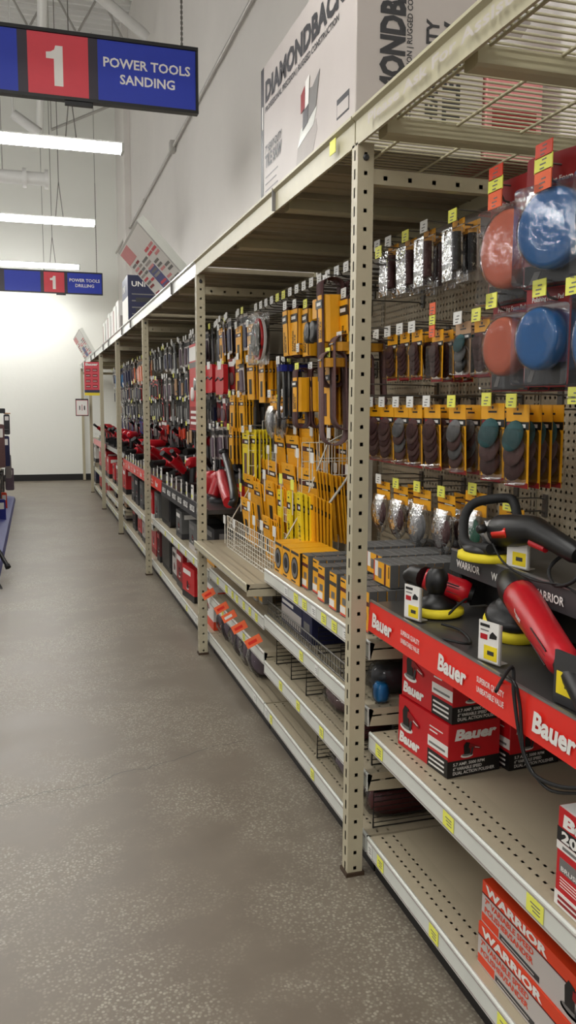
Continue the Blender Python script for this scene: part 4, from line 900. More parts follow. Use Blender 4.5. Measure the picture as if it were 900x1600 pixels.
# ------------------------------------------------------------------ goods on the second bay shelves
def circ(a, W, D, H):
    a.lathe([(W*.40, 0), (W*.40, .0006)], (0, -E_, H*.47), (0, -1, 0), 'print_black', 22); a.lathe([(W*.34, 0), (W*.34, .0006)], (0, -E_*2, H*.47), (0, -1, 0), 'steel', 22); a.lathe([(W*.2, 0), (W*.2, .0006)], (0, -E_*3, H*.47), (0, -1, 0), 'print_black', 22)
    fr(a, -W*.45, W*.45, H*.88, H*.96, 'print_dark'); fr(a, -W*.4, W*.1, H*.03, H*.08, 'print_black'); sd(a, W, .004, D, 0, H*.985, 'print_black')
for j, y in enumerate((3.385, 3.265, 3.145)):
    carton('disc_box', f'yellow box with a round dark window on the white rail shelf, {["far", "middle", "near"][j]} one of three', 'box', (.985, y, .7465), .112, .17, .135, 'yellow', circ, r=.001)
def sponge(pn):
    def f(a, W, D, H):
        fr(a, -W*.46, W*.46, H*.03, H*.97, 'yellow'); fr(a, -W*.46, W*.46, H*.64, H*.74, 'print_dark' if pn else 'wine', 2); fr(a, -W*.4, W*.1, H*.88, H*.92, 'print_black', 2)
        fr(a, -W*.2, W*.25, H*.3, H*.48, 'steel', 2); fr(a, -W*.46, W*.2, H*.08, H*.26, 'print_white', 2); fr(a, -W*.46, W*.46, H*.03, H*.07, 'red_rail', 3)
    return f
sb = [Proto(carton('sanding_sponge_block', 'x', 'sanding block', (0, 0, 0), .075, .028, .135, 'grey_box', sponge(k), r=.002)) for k in (0, 1)]
k = 0
for (y, x0, n, nm) in ((3.05, 1.0, 12, 'furthest'), (2.95, 1.01, 12, 'second'), (2.82, .985, 13, 'third'), (2.69, .985, 13, 'fourth'), (2.585, .985, 13, 'fifth'), (2.49, .99, 13, 'sixth'), (2.40, .985, 13, 'nearest')):
    for j in range(n):
        sb[k % 2].put((x0+.031*j+U(-.001, .001), y+U(-.003, .003), .7465), AISLE, f'grey sponge block with yellow label, front of the {nm} row' if j == 0 else f'grey wrapped sponge block behind the front one, {nm} row', None if j == 0 else f'sponge blocks behind the front one, {nm} row')
    k += 1
for r_, (y, x0) in enumerate(((2.44, 1.06), (2.60, 1.10), (2.78, 1.12))):
    for j in range(10):
        for q_ in range(1): sb[j % 2].put((x0+.031*j, y+.067, .8835+.0385), (0, PI/2, AISLE), 'grey sponge block lying flat on top of the upright blocks', 'sponge blocks lying on the upright rows')
# blue box, wire fence, wire dividers
def bl(a, W, D, H):
    fr(a, -W*.48, W*.48, H*.1, H*.55, 'carton_grey'); fr(a, -W*.45, W*.1, H*.62, H*.72, 'print_white'); fr(a, -W*.4, W*.3, H*.25, H*.3, 'print_grey', 2)
carton('blue_box', 'blue and silver box lying behind the wire fence', 'box', (1.0, 3.24, .5365), .29, .20, .14, 'navy', bl)
carton('blue_box', 'plain dark blue carton beside the blue and silver box', 'box', (1.0, 3.03, .5365), .12, .20, .125, 'navy', lambda a, W, D, H: fr(a, -W*.3, W*.3, H*.3, H*.6, 'print_grey'))
def fence(y0, y1, x, z, h, lab):
    t = thing('wire_fence', lab, 'wire fence', (x, y0, z)); L = y1-y0
    a = MB(); a.tube([(0, 0, h), (0, L, h)], .0035, 'wire_steel', 6); a.tube([(0, 0, .004), (0, L, .004)], .003, 'wire_steel', 6); a.tube([(0, 0, h*.5), (0, L, h*.5)], .0022, 'wire_steel', 4); a.build('rails', t)
    a = MB(); n = int(L/.026)
    for i in range(n+1): a.tube([(0, L*i/n, 0), (0, L*i/n, h)], .0016, 'wire_steel', 4, cap=False)
    a.build('bars', t)
fence(2.36, 3.50, .972, .5365, .062, 'long low wire fence along the front of the blue box shelf')
def divider(y, z, h, D, lab, x=.99):
    t = thing('wire_divider', lab, 'wire divider', (x, y, z))
    a = MB(); a.tube([(0, 0, 0), (0, 0, h), (D, 0, h), (D, 0, 0)], .003, 'wire_dark', 5)
    n = max(3, int(h/.016))
    for i in range(1, n): a.tube([(0, 0, h*i/n), (D, 0, h*i/n)], .0016, 'wire_dark', 4, cap=False)
    a.tube([(0, 0, .002), (D, 0, .002)], .0025, 'wire_dark', 4); a.build('wire_grid', t)
for y, z, h, lab in ((3.43, .5365, .12, 'dark wire divider at the far end of the fenced shelf'), (2.86, .5365, .10, 'dark wire divider beside the blue carton'), (2.62, .5365, .10, 'dark wire divider nearest the near post on the fenced shelf'),
                     (3.42, .3265, .12, 'dark wire divider at the far end of the second shelf up'), (3.2, .3265, .11, 'dark wire divider second from the far end, second shelf up'), (3.0, .3265, .11, 'dark wire divider left of the bag of orange pads'), (2.45, .3265, .10, 'dark wire divider right of the clear bags'),
                     (2.86, .1265, .12, 'dark wire divider left of the purple pack on the bottom shelf'), (2.33, .3265, .11, 'dark wire divider just right of the near post, upper'), (2.31, .1265, .12, 'dark wire divider just right of the near post, lower')):
    divider(y, z, h, .36, lab)
def soft_bag(name, lab, cat, loc, W, D, H, inner, rz=AISLE, seed=1, group=None, header=None):
    t = thing(name, lab, cat, loc, rz, group); rd = random.Random(seed)
    def blob(mm, k, nz):
        a = MB(); N, Mn = 14, 8; vs = []
        for i in range(Mn+1):
            ph = -PI/2+PI*i/Mn
            for j in range(N):
                th = 2*PI*j/N; cx = math.copysign(abs(math.cos(th))**.6, math.cos(th)); sy = math.copysign(abs(math.sin(th))**.6, math.sin(th)); q = math.copysign(abs(math.sin(ph))**.8, math.sin(ph)); r_ = math.cos(ph)**.45 if 0 < i < Mn else .0
                o_ = 1+rd.uniform(-nz, nz)
                vs.append((W/2*k*cx*r_*o_, D/2+D/2*k*sy*r_*o_, max(.001, H*.5+H*.5*k*q*(1+rd.uniform(-nz, nz)))))
        a.add(vs, [(i*N+j, i*N+(j+1) % N, (i+1)*N+(j+1) % N, (i+1)*N+j) for i in range(Mn) for j in range(N)], mm, True); return a
    blob(inner, .88, .04).build('contents', t); blob('wrap', 1.0, .10).build('plastic_wrap', t)
    if header: MB().box(-W*.3, W*.3, D*.3, D*.7, H*.93, H*1.0, header).build('label', t)
soft_bag('pad_bag', 'clear crinkled bag of orange and grey pads on the second shelf', 'bag', (1.02, 2.83, .3265), .22, .16, .085, 'brown_lt', seed=2, header='yellow_dark')
soft_bag('pad_bag', 'clear crinkled bag of dark pads right of the orange pad bag', 'bag', (1.0, 2.57, .3265), .18, .16, .075, 'wine', seed=3)
soft_bag('pad_bag', 'purple brown wrapped pack on the bottom shelf left of the near post', 'bag', (1.0, 2.64, .1265), .36, .22, .085, 'violet_grey', seed=4)
soft_bag('pad_bag', 'dark wrapped pack right of the near post behind the small blue one', 'bag', (1.0, 2.40, .5365), .12, .26, .11, 'print_dark', seed=6)
soft_bag('pad_bag', 'small bright blue wrapped pack peeping out right of the near post', 'bag', (.985, 2.315, .5365), .05, .05, .07, 'cyan', seed=16)
soft_bag('pad_bag', 'dark wrapped pack behind the near post on the second shelf', 'bag', (1.0, 2.37, .3265), .07, .25, .08, 'print_dark', seed=7)
soft_bag('pad_bag', 'dark wrapped pack behind the near post on the bottom shelf', 'bag', (.99, 2.385, .1265), .10, .28, .11, 'wine', seed=8)
wp = ['', '']
for j, y in enumerate((4.62, 4.47, 4.32, 4.17, 4.02, 3.86)):
    soft_bag('wrapped_pack', f'crinkly wrapped brown pad pack on the bottom shelf, {ORD[5-j]} of six from near end', 'wrapped pack', (.975, y, .1265), .16, .26, .19, 'violet_grey', seed=20+j)
def bp(a, W, D, H):
    fr(a, -W*.46, W*.46, H*.08, H*.92, 'yellow'); fr(a, -W*.46, W*.46, H*.62, H*.72, 'print_black', 2); fr(a, -W*.3, W*.3, H*.2, H*.45, 'carton_grey', 2); sd(a, W, 0, D, 0, H, 'galv')
for j, (y, h) in enumerate(((4.52, .15), (4.44, .145), (4.36, .15), (4.28, .14), (4.02, .155), (3.94, .13), (3.84, .15), (3.77, .14))):
    carton('bit_case', f'upright yellow labelled tool bit case, {ORD[7-j]} from near end of its shelf', 'tool case', (1.0+.01*(j % 2), y, .5215), .065, .05, h, 'galv', bp, r=.004)
# wide orange and white shelf tags hanging off the rail
for j, (px, py) in enumerate(((326, 928), (346, 950), (358, 963), (374, 980), (396, 1002))):
    p = at(px, py, X=.925); t = thing('shelf_tag', f'angled {"white and orange" if j == 2 else "orange"} shelf tag, {ORD[4-j]} of five from near end', 'shelf tag', p, -.75)
    a = MB(); a.T = Matrix.Rotation(-.55, 4, 'Y'); a.box(-.045, .045, -.001, .001, -.02, .02, 'tag_orange'); a.box(-.03, .02, -.0018, -.001, -.008, .006, 'print_white' if j == 2 else 'red_rail'); a.build('tag', t)
    MB().tube([(0, 0, 0), (0, .03, 0)], .002, 'galv', 4).build('clip', t)
# ------------------------------------------------------------------ white wire rack filled with sandpaper packs
t = thing('wire_display_rack', 'white wire display rack with slanting struts full of yellow sandpaper packs', 'display rack', (0, 0, 0))
w_ = 'wire_white'
def grid(a, p00, p10, p01, nu, nv, r=.0022):
    p00, p10, p01 = V(p00), V(p10), V(p01)
    for i in range(nu+1): a.tube([p00+(p10-p00)*i/nu, p00+(p10-p00)*i/nu+(p01-p00)], r, w_, 4, cap=False)
    for j in range(nv+1): a.tube([p00+(p01-p00)*j/nv, p00+(p01-p00)*j/nv+(p10-p00)], r, w_, 4, cap=False)
ya, yb_ = 4.44, 3.48
a = MB(); grid(a, (1.0, yb_, .80), (1.0, ya, .80), (1.0, yb_, .86), 26, 2); a.build('front_basket', t)
a = MB(); grid(a, (1.02, yb_, .69), (1.0, yb_, .69), (1.02, ya, .69), 1, 12); grid(a, (.995, ya-.02, .69), (.995, yb_+.02, .69), (.995, ya-.02, .80), 20, 5, .0016); a.build('lower_basket', t)
for X, z0, z1 in ((1.10, .80, .96), (1.155, .90, 1.06), (1.20, 1.02, 1.20), (1.24, 1.14, 1.32)):
    a = MB(); grid(a, (X, yb_, z0), (X, ya, z0), (X, yb_, z0+.07), 34, 2, .0018); a.build('tier_basket', t)
for y in (yb_, ya):
    a = MB(); grid(a, (1.12, y, .80), (1.33, y, .80), (1.12, y, 1.30), 6, 6, .002); grid(a, (1.2, y, 1.08), (1.42, y, 1.08), (1.2, y, 1.38), 6, 4, .002)
    a.tube([(1.0, y, .80), (1.12, y, 1.0), (1.24, y, 1.3), (1.44, y, 1.40)], .0035, w_, 5); a.build('side_grid', t)
s0, s1 = at(472, 846, Y=3.45), at(546, 742, Y=3.45)
MB().tube([s0, s1], .006, w_, 6).build('strut', t)
for X in (1.44,): 
    for y in (3.5, 3.96, 4.4): MB().box(X, X+.02, y-.01, y+.01, 0.69, 1.42, w_).build('rear_bar', t)
for y in (yb_, ya): MB().tube([(1.0, y, .86), (1.0, y, .688)], .0045, w_, 5).tube([(1.0, y, .69), (1.40, y, .69)], .004, w_, 5).build('leg', t)
tp = [(352, 815), (367, 822), (377, 765), (391, 780), (390, 795), (398, 817), (414, 745), (410, 825), (430, 835), (440, 752), (432, 705), (462, 675), (488, 678), (466, 712), (489, 720), (515, 681), (525, 735), (544, 738), (458, 762), (420, 706)]
for (px, py) in tp:
    X = 1.0 if py > 788 else 1.08 if py > 740 else 1.15 if py > 715 else 1.2 if py > 690 else 1.24
    if px > 520: X = 1.33
    p = at(px, py, X=X-.015)
    a = MB(); a.box(p.x-.004, p.x, p.y-.002, p.y+.002, p.z-.12, p.z, w_); a.box(p.x-.006, p.x-.003, p.y-.022, p.y+.022, p.z-.01, p.z+.035, 'tag_white' if (px*7+py) % 4 else 'tag_yellow'); a.build('price_tag_holder', t)
TIER = [ # px, py (top front middle), X, proto, n, pitch, label
 (455, 652, 1.26, sh_l, 4, .013, 'sandpaper pack on the topmost tier of the white rack, left stack', .85), (478, 651, 1.25, sh_l, 9, .014, 'sandpaper pack on the topmost tier of the white rack, right stack', .85),
 (437, 682, 1.225, sh_l, 3, .013, 'sandpaper pack with brown band, second tier left stack', .8), (457, 684, 1.22, sh_l, 4, .013, 'sandpaper pack on second tier, middle stack', .8), (482, 688, 1.215, sh_l, 6, .012, 'sandpaper pack on second tier, right stack', .8),
 (405, 719, 1.2, sh_l, 4, .013, 'sandpaper pack on third tier, leftmost stack', 1), (424, 724, 1.19, sh_l, 4, .013, 'sandpaper pack on third tier, second stack from left', 1), (451, 729, 1.185, sh_l, 5, .014, 'sandpaper pack on third tier, wide stack right of centre', 1), (481, 737, 1.18, sh_l, 10, .016, 'sandpaper pack on third tier, deep fanned stack at right', 1),
 (389, 745, 1.12, sh_l, 4, .013, 'sandpaper pack on fourth tier, leftmost stack beside the red tool', .9), (403, 758, 1.12, sh_d, 5, .013, 'sandpaper pack with black window, fourth tier', 1.15), (423, 757, 1.13, sh_d, 6, .016, 'sandpaper pack on fourth tier right of the black window pack', 1.15),
 (440, 768, 1.09, sh_t, 1, .02, 'tall bright yellow sleeve without long lettering, left of the two lettered ones', .7), (455, 771, 1.09, sh_t, 3, .02, 'tall bright yellow lettered sleeve, left one', .72), (470, 773, 1.09, sh_t, 3, .02, 'tall bright yellow lettered sleeve, right one', .72), (484, 776, 1.13, sh_d, 6, .015, 'dark yellow disc pack right of the tall lettered sleeves', 1.1),
 (383, 782, 1.03, sh_d, 4, .012, 'slanting yellow pack at the left front of the white rack', 1.05), (417, 811, 1.03, sh_d, 4, .012, 'slanting yellow pack in the front basket beside the round window boxes', .95), (432, 808, 1.07, sh_d, 2, .012, 'small yellow pack left of the tall lettered sleeves', .8),
 (535, 692, 1.335, sh_b, 2, .02, 'yellow pack hanging on the white rack end by near post', .95)]
for (px, py, X, pr, n, pi, what, sc) in TIER:
    p = at(px, py, X=X); tilt = .10 if 'tall' not in what else 0.03
    for j in range(n):
        lab = what if n == 1 else what+', '+('front one' if j == 0 else 'behind the front one'); g = what+', behind the front one' if j else None
        pr.put((p.x+pi*j, p.y+U(-.003, .003)-.002*j, p.z-.008*j*(.5 if 'deep' in what else 1)), (tilt+U(-.02, .02), 0, AISLE+U(-.04, .04)), lab, g, sc)
t = thing('plastic_folder', 'wine red folder standing behind the yellow packs on the white rack', 'folder', at(415, 697, X=1.36), AISLE)
MB().rbox(-.14, .14, -.004, .004, -.16, .0, 'wine', .01, ax=1).build('folder', t); MB().box(-.10, -.07, -.006, -.004, -.12, -.03, 'yellow_dark').build('label', t)
# ------------------------------------------------------------------ boxes and signs above the rack
def saw_picture(a, side, x, z, s, W):
    def q(poly, m, k):
        if side: a.prism([(x+px*s, z+pz*s) for px, pz in poly], 0, W/2+E_*(k-1), W/2+E_*k, m)
        else: a.prism([(x+px*s, z+pz*s) for px, pz in poly], 1, -E_*k, -E_*(k-1), m)
    q([(-.5, -.5), (.3, -.38), (.5, -.1), (.45, .05), (-.35, -.1)], 'carton_shade', 1); q([(-.35, -.12), (.35, .0), (.5, .2), (-.2, .1)], 'rail_white', 2); q([(.05, .1), (.45, .2), (.6, .62), (.3, .5), (.05, .55)], 'print_grey', 3)
    q([(-.12, .05), (.12, .1), (.14, .55), (-.08, .52)], 'charcoal', 4); q([(-.2, .3), (-.02, .33), (-.02, .62), (-.2, .55)], 'red_dark', 5); q([(.0, .3), (.16, .33), (.18, .7), (.02, .66)], 'print_white', 6)
def saw(a, W, D, H):
    x = -W/2; sl = 0.0
    fr(a, x, x+.045, 0, H, 'print_dark'); fr(a, x+.02, x+.035, H*.6, H*.75, 'print_white', 2)
    ft(a, 'DIAMONDBACK', x+.07, H*.76, H*.125, 'print_dark', w=W*.86, bold=.05); ft(a, 'PROFESSIONAL PRECISION | RUGGED CONSTRUCTION', x+.07, H*.69, H*.036, 'print_dark', w=W*.8, bold=.02)
    ft(a, '7" HEAVY-DUTY', x+.07, H*.42, H*.05, 'print_dark', w=W*.22, bold=.03); ft(a, 'TILE SAW', x+.07, H*.33, H*.075, 'print_dark', w=W*.22, bold=.05)
    for j in range(5): fr(a, x+.07, x+.07+W*(.17-.02*(j % 2)), H*(.26-.045*j), H*(.268-.045*j), 'print_grey')
    saw_picture(a, False, x+W*.56, H*.30, H*.42, W); fr(a, W/2-.16, W/2-.05, H*.2, H*.3, 'print_dark'); fr(a, W/2-.155, W/2-.055, H*.21, H*.27, 'carton_grey', 2)
    # end face: lettering running upwards
    def vt(s, y, z, h, w, b=.05): a.text(s, (W/2+E_*2, y, z), (0, 0, 1), (0, -1, 0), h, 'print_dark', w=w, bold=b)
    vt('DIAMONDBACK', .155, .03, .075, H*.92); vt('PROFESSIONAL PRECISION | RUGGED CONSTRUCTION', .182, .03, .017, H*.9, .02); vt('HEAVY-DUTY', .27, .09, .04, .30, .04); vt('TILE SAW', .345, .09, .055, .30, .05)
    saw_picture(a, True, .50, .44, .18, W); sd(a, W, .47, .55, .02, .06, 'print_dark'); sd(a, W, .30, .40, .02, .03, 'print_grey')
t = carton('tile_saw_box', 'huge pale grey tile saw box on top of the rack', 'box', (.952, 3.005, 2.2395), 1.09, .43, .605, 'carton_grey', saw, r=.004)
carton('tool_box', 'pinkish red carton seen through the wire deck at the top right', 'box', (1.39, 2.9, 2.24), .9, .2, .30, 'skin_pink', lambda a, W, D, H: (fr(a, -W*.4, W*.3, H*.3, H*.6, 'print_white'), sd(a, W, D*.1, D*.9, H*.2, H*.5, 'red_dark')))
def poster_sign(Ya, Yb, X, H, lab, tip, seed):
    """double-sided display header standing tilted on the beam"""
    t = thing('tilted_display_sign', lab, 'sign', (X, Yb, 2.268), AISLE); W = Yb-Ya; rd = random.Random(seed)
    S = Matrix.Translation((0, 0, 0)) @ Matrix.Rotation(-tip, 4, 'X')
    a = MB(); a.T = S; a.box(0, W, 0, .055, 0, H, 'rail_white'); a.box(-.006, W+.006, -.004, .0, -.0, H, 'galv'); a.build('panel', t)
    a = MB(); a.T = S; a.box(.01, W-.01, -.005, -.004, .02, H-.015, 'print_white')
    a.box(.01, W*.38, -.006, -.005, H*.72, H-.02, 'skin_pink'); a.box(W*.36, W*.62, -.006, -.005, .03, H*.45, 'blue_deck')
    for j in range(9):
        z = H*(.08+.07*j)
        for (x0, x1) in ((.04, .2), (.22, .34), (.40, .60), (.66, .80), (.82, .96)):
            if rd.random() < .7: a.box(W*x0, W*x1, -.0062, -.005, z, z+H*.04, rd.choice(['red_dark', 'skin_pink', 'print_grey', 'carton_shade', 'sign_red']))
    a.build('graphics', t); return t
poster_sign(5.34, 6.47, .94, .44, 'tilted white product chart sign on the beam beyond the saw box', -.75, 4)
poster_sign(13.4, 15.4, .90, .42, 'small distant tilted product chart sign near the end of the rack', -.5, 9)
MB_ = MB(); MB_.rbox(-.05, .05, 0, .03, 0, .13, 'black', .004)
o = MB_.build('black_box', None, (1.0, 5.35, 2.24)); o.rotation_euler.z = AISLE; tag(o, 'small black object behind the tilted chart sign on top of the rack', 'box')
def uni(a, W, D, H):
    fr(a, -W/2, W/2, H*.04, H*.62, 'print_white'); ft(a, 'UNI', -W*.4, H*.75, H*.12, 'print_white', w=W*.4)
    st(a, W, 'UNI', D*.1, H*.8, H*.09, 'print_white', w=D*.35)
    for j in range(4): sd(a, W, D*.1, D*.9, H*(.65-.12*j), H*(.67-.12*j), 'print_grey')
    for j in range(3): sd(a, W, D*.2, D*.7, H*(.12+.2*j), H*(.2+.2*j), 'print_dark', 2)
carton('generator_box', 'dark blue box with white panel standing on the rack beside the tilted sign', 'box', (.96, 9.15, 2.24), .55, .40, .56, 'navy', uni)
for j, (y, h, m) in enumerate(((10.0, .42, 'print_white'), (10.35, .40, 'rail_white'), (10.75, .38, 'print_white'), (11.15, .40, 'rail_white'), (11.55, .36, 'print_white'), (11.95, .36, 'rail_white'))):
    carton('top_carton', f'white upright carton on top of the rack, {ORD[j]} one beyond the dark blue box', 'box', (.955, y, 2.24), .30, .10, h, m, lambda a, W, D, H: (fr(a, -W*.42, -W*.2, H*.1, H*.9, 'red_dark' if j % 2 else 'print_grey'), sd(a, W, D*.2, D*.8, H*.1, H*.6, 'carton_shade')))
carton('kraft_carton', 'brown cardboard carton behind the white cartons on top of the rack', 'box', (1.10, 11.75, 2.24), .7, .35, .50, 'kraft', lambda a, W, D, H: fr(a, -W*.5, W*.5, H*.47, H*.53, 'tan'))
# hanging sheets near the far end
p = at(143, 568, Y=12.55); t = thing('hanging_poster', 'red poster with a yellow bottom edge hanging from the rack beam near the far end', 'poster', (p.x+.0, 12.52, p.z-.46), -.25)
a = MB(); a.box(-.11, .11, -.002, .002, -.0, .48, 'sign_red'); a.box(-.11, .11, -.0035, -.002, 0, .04, 'yellow_bright'); a.box(-.11, .11, -.0035, -.002, .04, .08, 'navy'); a.text('Bauer', (-.09, -.004, .43), FR, UP, .035, 'print_white', w=.18, bold=.05)
for r in range(4):
    for cc in range(2): a.box(-.09+.1*cc, -.02+.1*cc, -.0035, -.002, .11+.078*r, .15+.078*r, 'red_dark'); a.box(-.085+.1*cc, -.03+.1*cc, -.0045, -.0035, .125+.078*r, .131+.078*r, 'print_white')
a.build('sheet', t)
MB().tube([(0, 0, .48), (0, .0, .56)], .002, 'wire_steel', 4).build('string', t)
p = at(128.5, 650, Y=14.4); t = thing('framed_notice', 'small white framed notice hanging on the last rack post', 'notice', (p.x, 14.4, p.z), -.1)
a = MB(); a.box(-.105, .105, 0, .012, 0, .285, 'print_black'); a.box(-.095, .095, -.002, 0, .012, .262, 'skin_pink'); a.box(-.088, .088, -.003, -.001, .02, .255, 'print_white'); a.box(-.045, -.03, -.004, -.003, .1, .17, 'print_black'); a.box(.03, .05, -.004, -.003, .1, .17, 'print_black'); a.box(-.005, .005, -.004, -.003, .09, .19, 'red_dark'); a.build('frame', t)
# ------------------------------------------------------------------ far tool displays
p = at(310, 748, X=1.15)
def railtext(y0, y1, seq, step, h=.045, z0=-.07, w=.14):
    out = []; y = y1-.08; i = 0
    while y > y0+w:
        s = seq[i % len(seq)]
        if s == 'S': out += [('SUPERIOR QUALITY', y, z0+.03, h*.3, w*.85), ('UNBEATABLE VALUE', y, z0+.005, h*.3, w*.85)]
        else: out.append((s, y, z0, h, w))
        y -= step; i += 1
    return out
rail_shelf(4.74, 6.55, .86, .95, .095, 'charcoal', 'dark display shelf with white lettered charcoal rail behind the second post', railtext(4.74, 6.55, ['HERCULES'], .24, .035, -.06, .16))
rail_shelf(6.57, 9.55, .875, .95, .095, 'red_rail', 'display shelf with red lettered rail behind the third post', railtext(6.57, 9.55, ['Bauer', 'S'], .26))
rail_shelf(4.74, 7.2, .985, 1.19, .075, 'red_rail', 'raised display shelf with red lettered rail in the third bay', railtext(4.74, 7.2, ['Bauer', 'S'], .24, .04, -.06, .13))
rail_shelf(9.60, 11.95, .92, .97, .05, 'steel', 'grey display shelf in the fifth bay')
rail_shelf(12.0, 14.4, .93, .95, .09, 'skin_pink', 'display shelf with pale red rail in the sixth bay')
rail_shelf(7.3, 11.9, 1.02, 1.22, .06, 'charcoal', 'raised charcoal display shelf across the fourth and fifth bays')
def tl_grinder():
    t = thing('angle_grinder', 'x', 'power tool'); a = MB(); a.tube([(0, 0, .06), (.02, 0, .12), (.05, 0, .16)], [.04, .045, .04], 'black', 8); a.build('gear_head', t)
    MB().tube([(.04, 0, .14), (.12, 0, .20), (.2, 0, .25)], [.036, .038, .036], 'tool_red', 8).build('motor_housing', t)
    MB().tube([(.2, 0, .25), (.30, 0, .31)], [.022, .025], 'black', 8).build('handle', t); MB().lathe([(.065, 0), (.065, .012), (.03, .06)], (0, 0, .0), (0, 0, 1), 'black', 14).build('guard', t); return t
def tl_sander():
    t = thing('palm_sander', 'x', 'power tool'); MB().lathe([(.06, .0), (.062, .02), (.045, .03)], (0, 0, 0), (0, 0, 1), 'print_dark', 14).build('sanding_pad', t)
    MB().lathe([(.042, .03), (.055, .06), (.052, .10), (.058, .13), (.05, .16), (.025, .175)], (0, 0, 0), (0, 0, 1), 'tool_red', 14).build('body', t); MB().tube([(0, .04, .09), (0, .12, .08)], [.022, .026], 'black', 8).build('dust_canister', t); return t
def tl_drill():
    t = thing('cordless_tool', 'x', 'power tool'); MB().tube([(-.10, 0, .19), (-.06, 0, .2), (.08, 0, .2), (.10, 0, .2)], [.02, .036, .038, .02], 'tool_red', 8).build('body', t)
    MB().tube([(.04, 0, .18), (.055, 0, .06)], [.024, .022], 'black', 8).build('grip', t); MB().rbox(.0, .12, -.04, .04, 0, .055, 'black', .01).build('battery', t); MB().tube([(-.15, 0, .19), (-.09, 0, .19)], [.014, .022], 'black', 8).build('chuck', t); return t
def tl_saw():
    t = thing('circular_saw', 'x', 'power tool'); MB().lathe([(.09, 0), (.09, .03), (.03, .04)], (0, -.03, .12), (0, 1, 0), 'steel', 18).build('blade_guard', t)
    MB().tube([(0, .0, .12), (0, .12, .12)], [.05, .045], 'tool_red', 10).build('motor', t); MB().tube(smooth([(.09, .02, .12), (.13, .02, .2), (.05, .02, .25), (-.03, .02, .2)], 4), .018, 'black', 6).build('handle', t); MB().box(-.12, .14, -.05, .09, 0, .006, 'steel').build('base_plate', t); return t
def tl_stick():
    t = thing('reciprocating_saw', 'x', 'power tool'); MB().tube([(-.16, 0, .05), (-.10, 0, .07), (0, 0, .09)], [.02, .034, .036], 'black', 8).build('nose', t); MB().tube([(0, 0, .09), (.12, 0, .12)], [.038, .04], 'tool_red', 8).build('body', t); MB().tube([(.1, 0, .11), (.24, 0, .10)], [.026, .03], 'black', 8).build('grip', t); return t
TP = {'red and black angle grinder': Proto(tl_grinder()), 'red palm sander': Proto(tl_sander()), 'red and black cordless driver': Proto(tl_drill()), 'red circular saw with steel guard': Proto(tl_saw()), 'black reciprocating saw with red body': Proto(tl_stick())}
TN = list(TP)
rd = random.Random(5)
def tools(y0, y1, n, X, z, where, pick, rot=(-1.2, .6), tilt=0, scl=1.0):
    for i in range(n):
        y = y0+(y1-y0)*(i+.5)/n; nm = pick[i % len(pick)]
        TP[nm].put((X+rd.uniform(0, .04), y+rd.uniform(-.02, .02), z), (0, rd.uniform(-.1, tilt) if tilt else 0, rd.uniform(*rot)), f'{nm}, {ORD[min(i,19)]} going away on the {where}', None, scl*rd.uniform(.95, 1.1)*(.8 if 'grinder' in nm else 1))
tools(5.0, 6.5, 6, 1.08, .857, 'charcoal railed shelf', [TN[1], TN[1], TN[3], TN[2], TN[0], TN[4]], (-2.7, -2.1), 0, 1.0)
tools(4.85, 7.1, 8, 1.34, .982, 'raised red shelf, third bay', [TN[1], TN[4], TN[3], TN[0], TN[1], TN[2]], (-2.7, -2.0), 0, 1.0)
tools(6.65, 9.5, 11, 1.12, .872, 'red railed shelf, fourth bay', [TN[0], TN[4], TN[2], TN[0]], (-2.7, -2.1), 0, 1.0)
tools(7.35, 9.5, 10, 1.34, 1.017, 'raised charcoal shelf, fourth bay', [TN[3], TN[0], TN[2], TN[1]], (-2.7, -2.0), 0, 1.0)
tools(9.65, 11.9, 12, 1.08, .917, 'grey shelf, fifth bay', [TN[2], TN[4], TN[0]], (-2.7, -2.0), 0, 1.0)
tools(9.65, 11.9, 9, 1.34, 1.017, 'raised charcoal shelf, fifth bay', [TN[0], TN[2], TN[1]], (-2.7, -2.0), 0, 1.0)
tools(12.05, 14.3, 10, 1.08, .927, 'pale railed shelf, sixth bay', [TN[2], TN[0], TN[1]], (-2.7, -2.0), 0, 1.0)
# large yellow-red tool near the second post
c = at(350, 790, X=1.02); c.z = .8565
t = thing('cordless_planer', 'red and black planer standing upright on the shelf end beside the second post', 'power tool', c)
T = Matrix.Translation(-V(c))
piece(t, T, 'body', lambda a: a.tube(smooth([at(333, 775, X=1.05), at(345, 742, X=1.1), at(350, 760, X=1.05), at(358, 785, X=1.02)]), .035, 'tool_red', 10))
piece(t, T, 'handle', lambda a: a.tube(smooth([at(352, 712, X=1.14), at(360, 740, X=1.1), at(366, 775, X=1.04), at(362, 790, X=1.02)]), [.024]*19, 'black', 10))
piece(t, T, 'knob', lambda a: a.lathe([(.02, -.01), (.035, .0), (.034, .02), (.015, .03)], at(350, 708, X=1.15), (0, 0, 1), 'black', 12))
def far_cards(y0, y1, n, X, z, where):
    for i in range(n):
        y = y0+(y1-y0)*(i+.5)/n
        if not hasattr(far_cards, 'p'):
            a = MB(); a.box(-.026, .026, -.001, .003, 0, .095, 'print_white'); a.box(-.02, .008, -.002, -.001, .012, .03, 'tag_yellow'); a.box(-.02, .01, -.002, -.001, .07, .08, 'print_black'); far_cards.p = Proto(tag(a.build('price_card'), 'x', 'price card'))
        far_cards.p.put((X, y, z), AISLE+U(-.1, .1), f'small white price card on the {where}', f'price cards on the {where}')
far_cards(4.78, 6.5, 8, .965, .857, 'charcoal railed shelf'); far_cards(6.6, 9.5, 13, .965, .872, 'red railed shelf of the fourth bay'); far_cards(4.8, 7.1, 6, 1.20, .982, 'raised red shelf'); far_cards(12.1, 14.3, 7, .965, .927, 'pale railed shelf of the sixth bay')
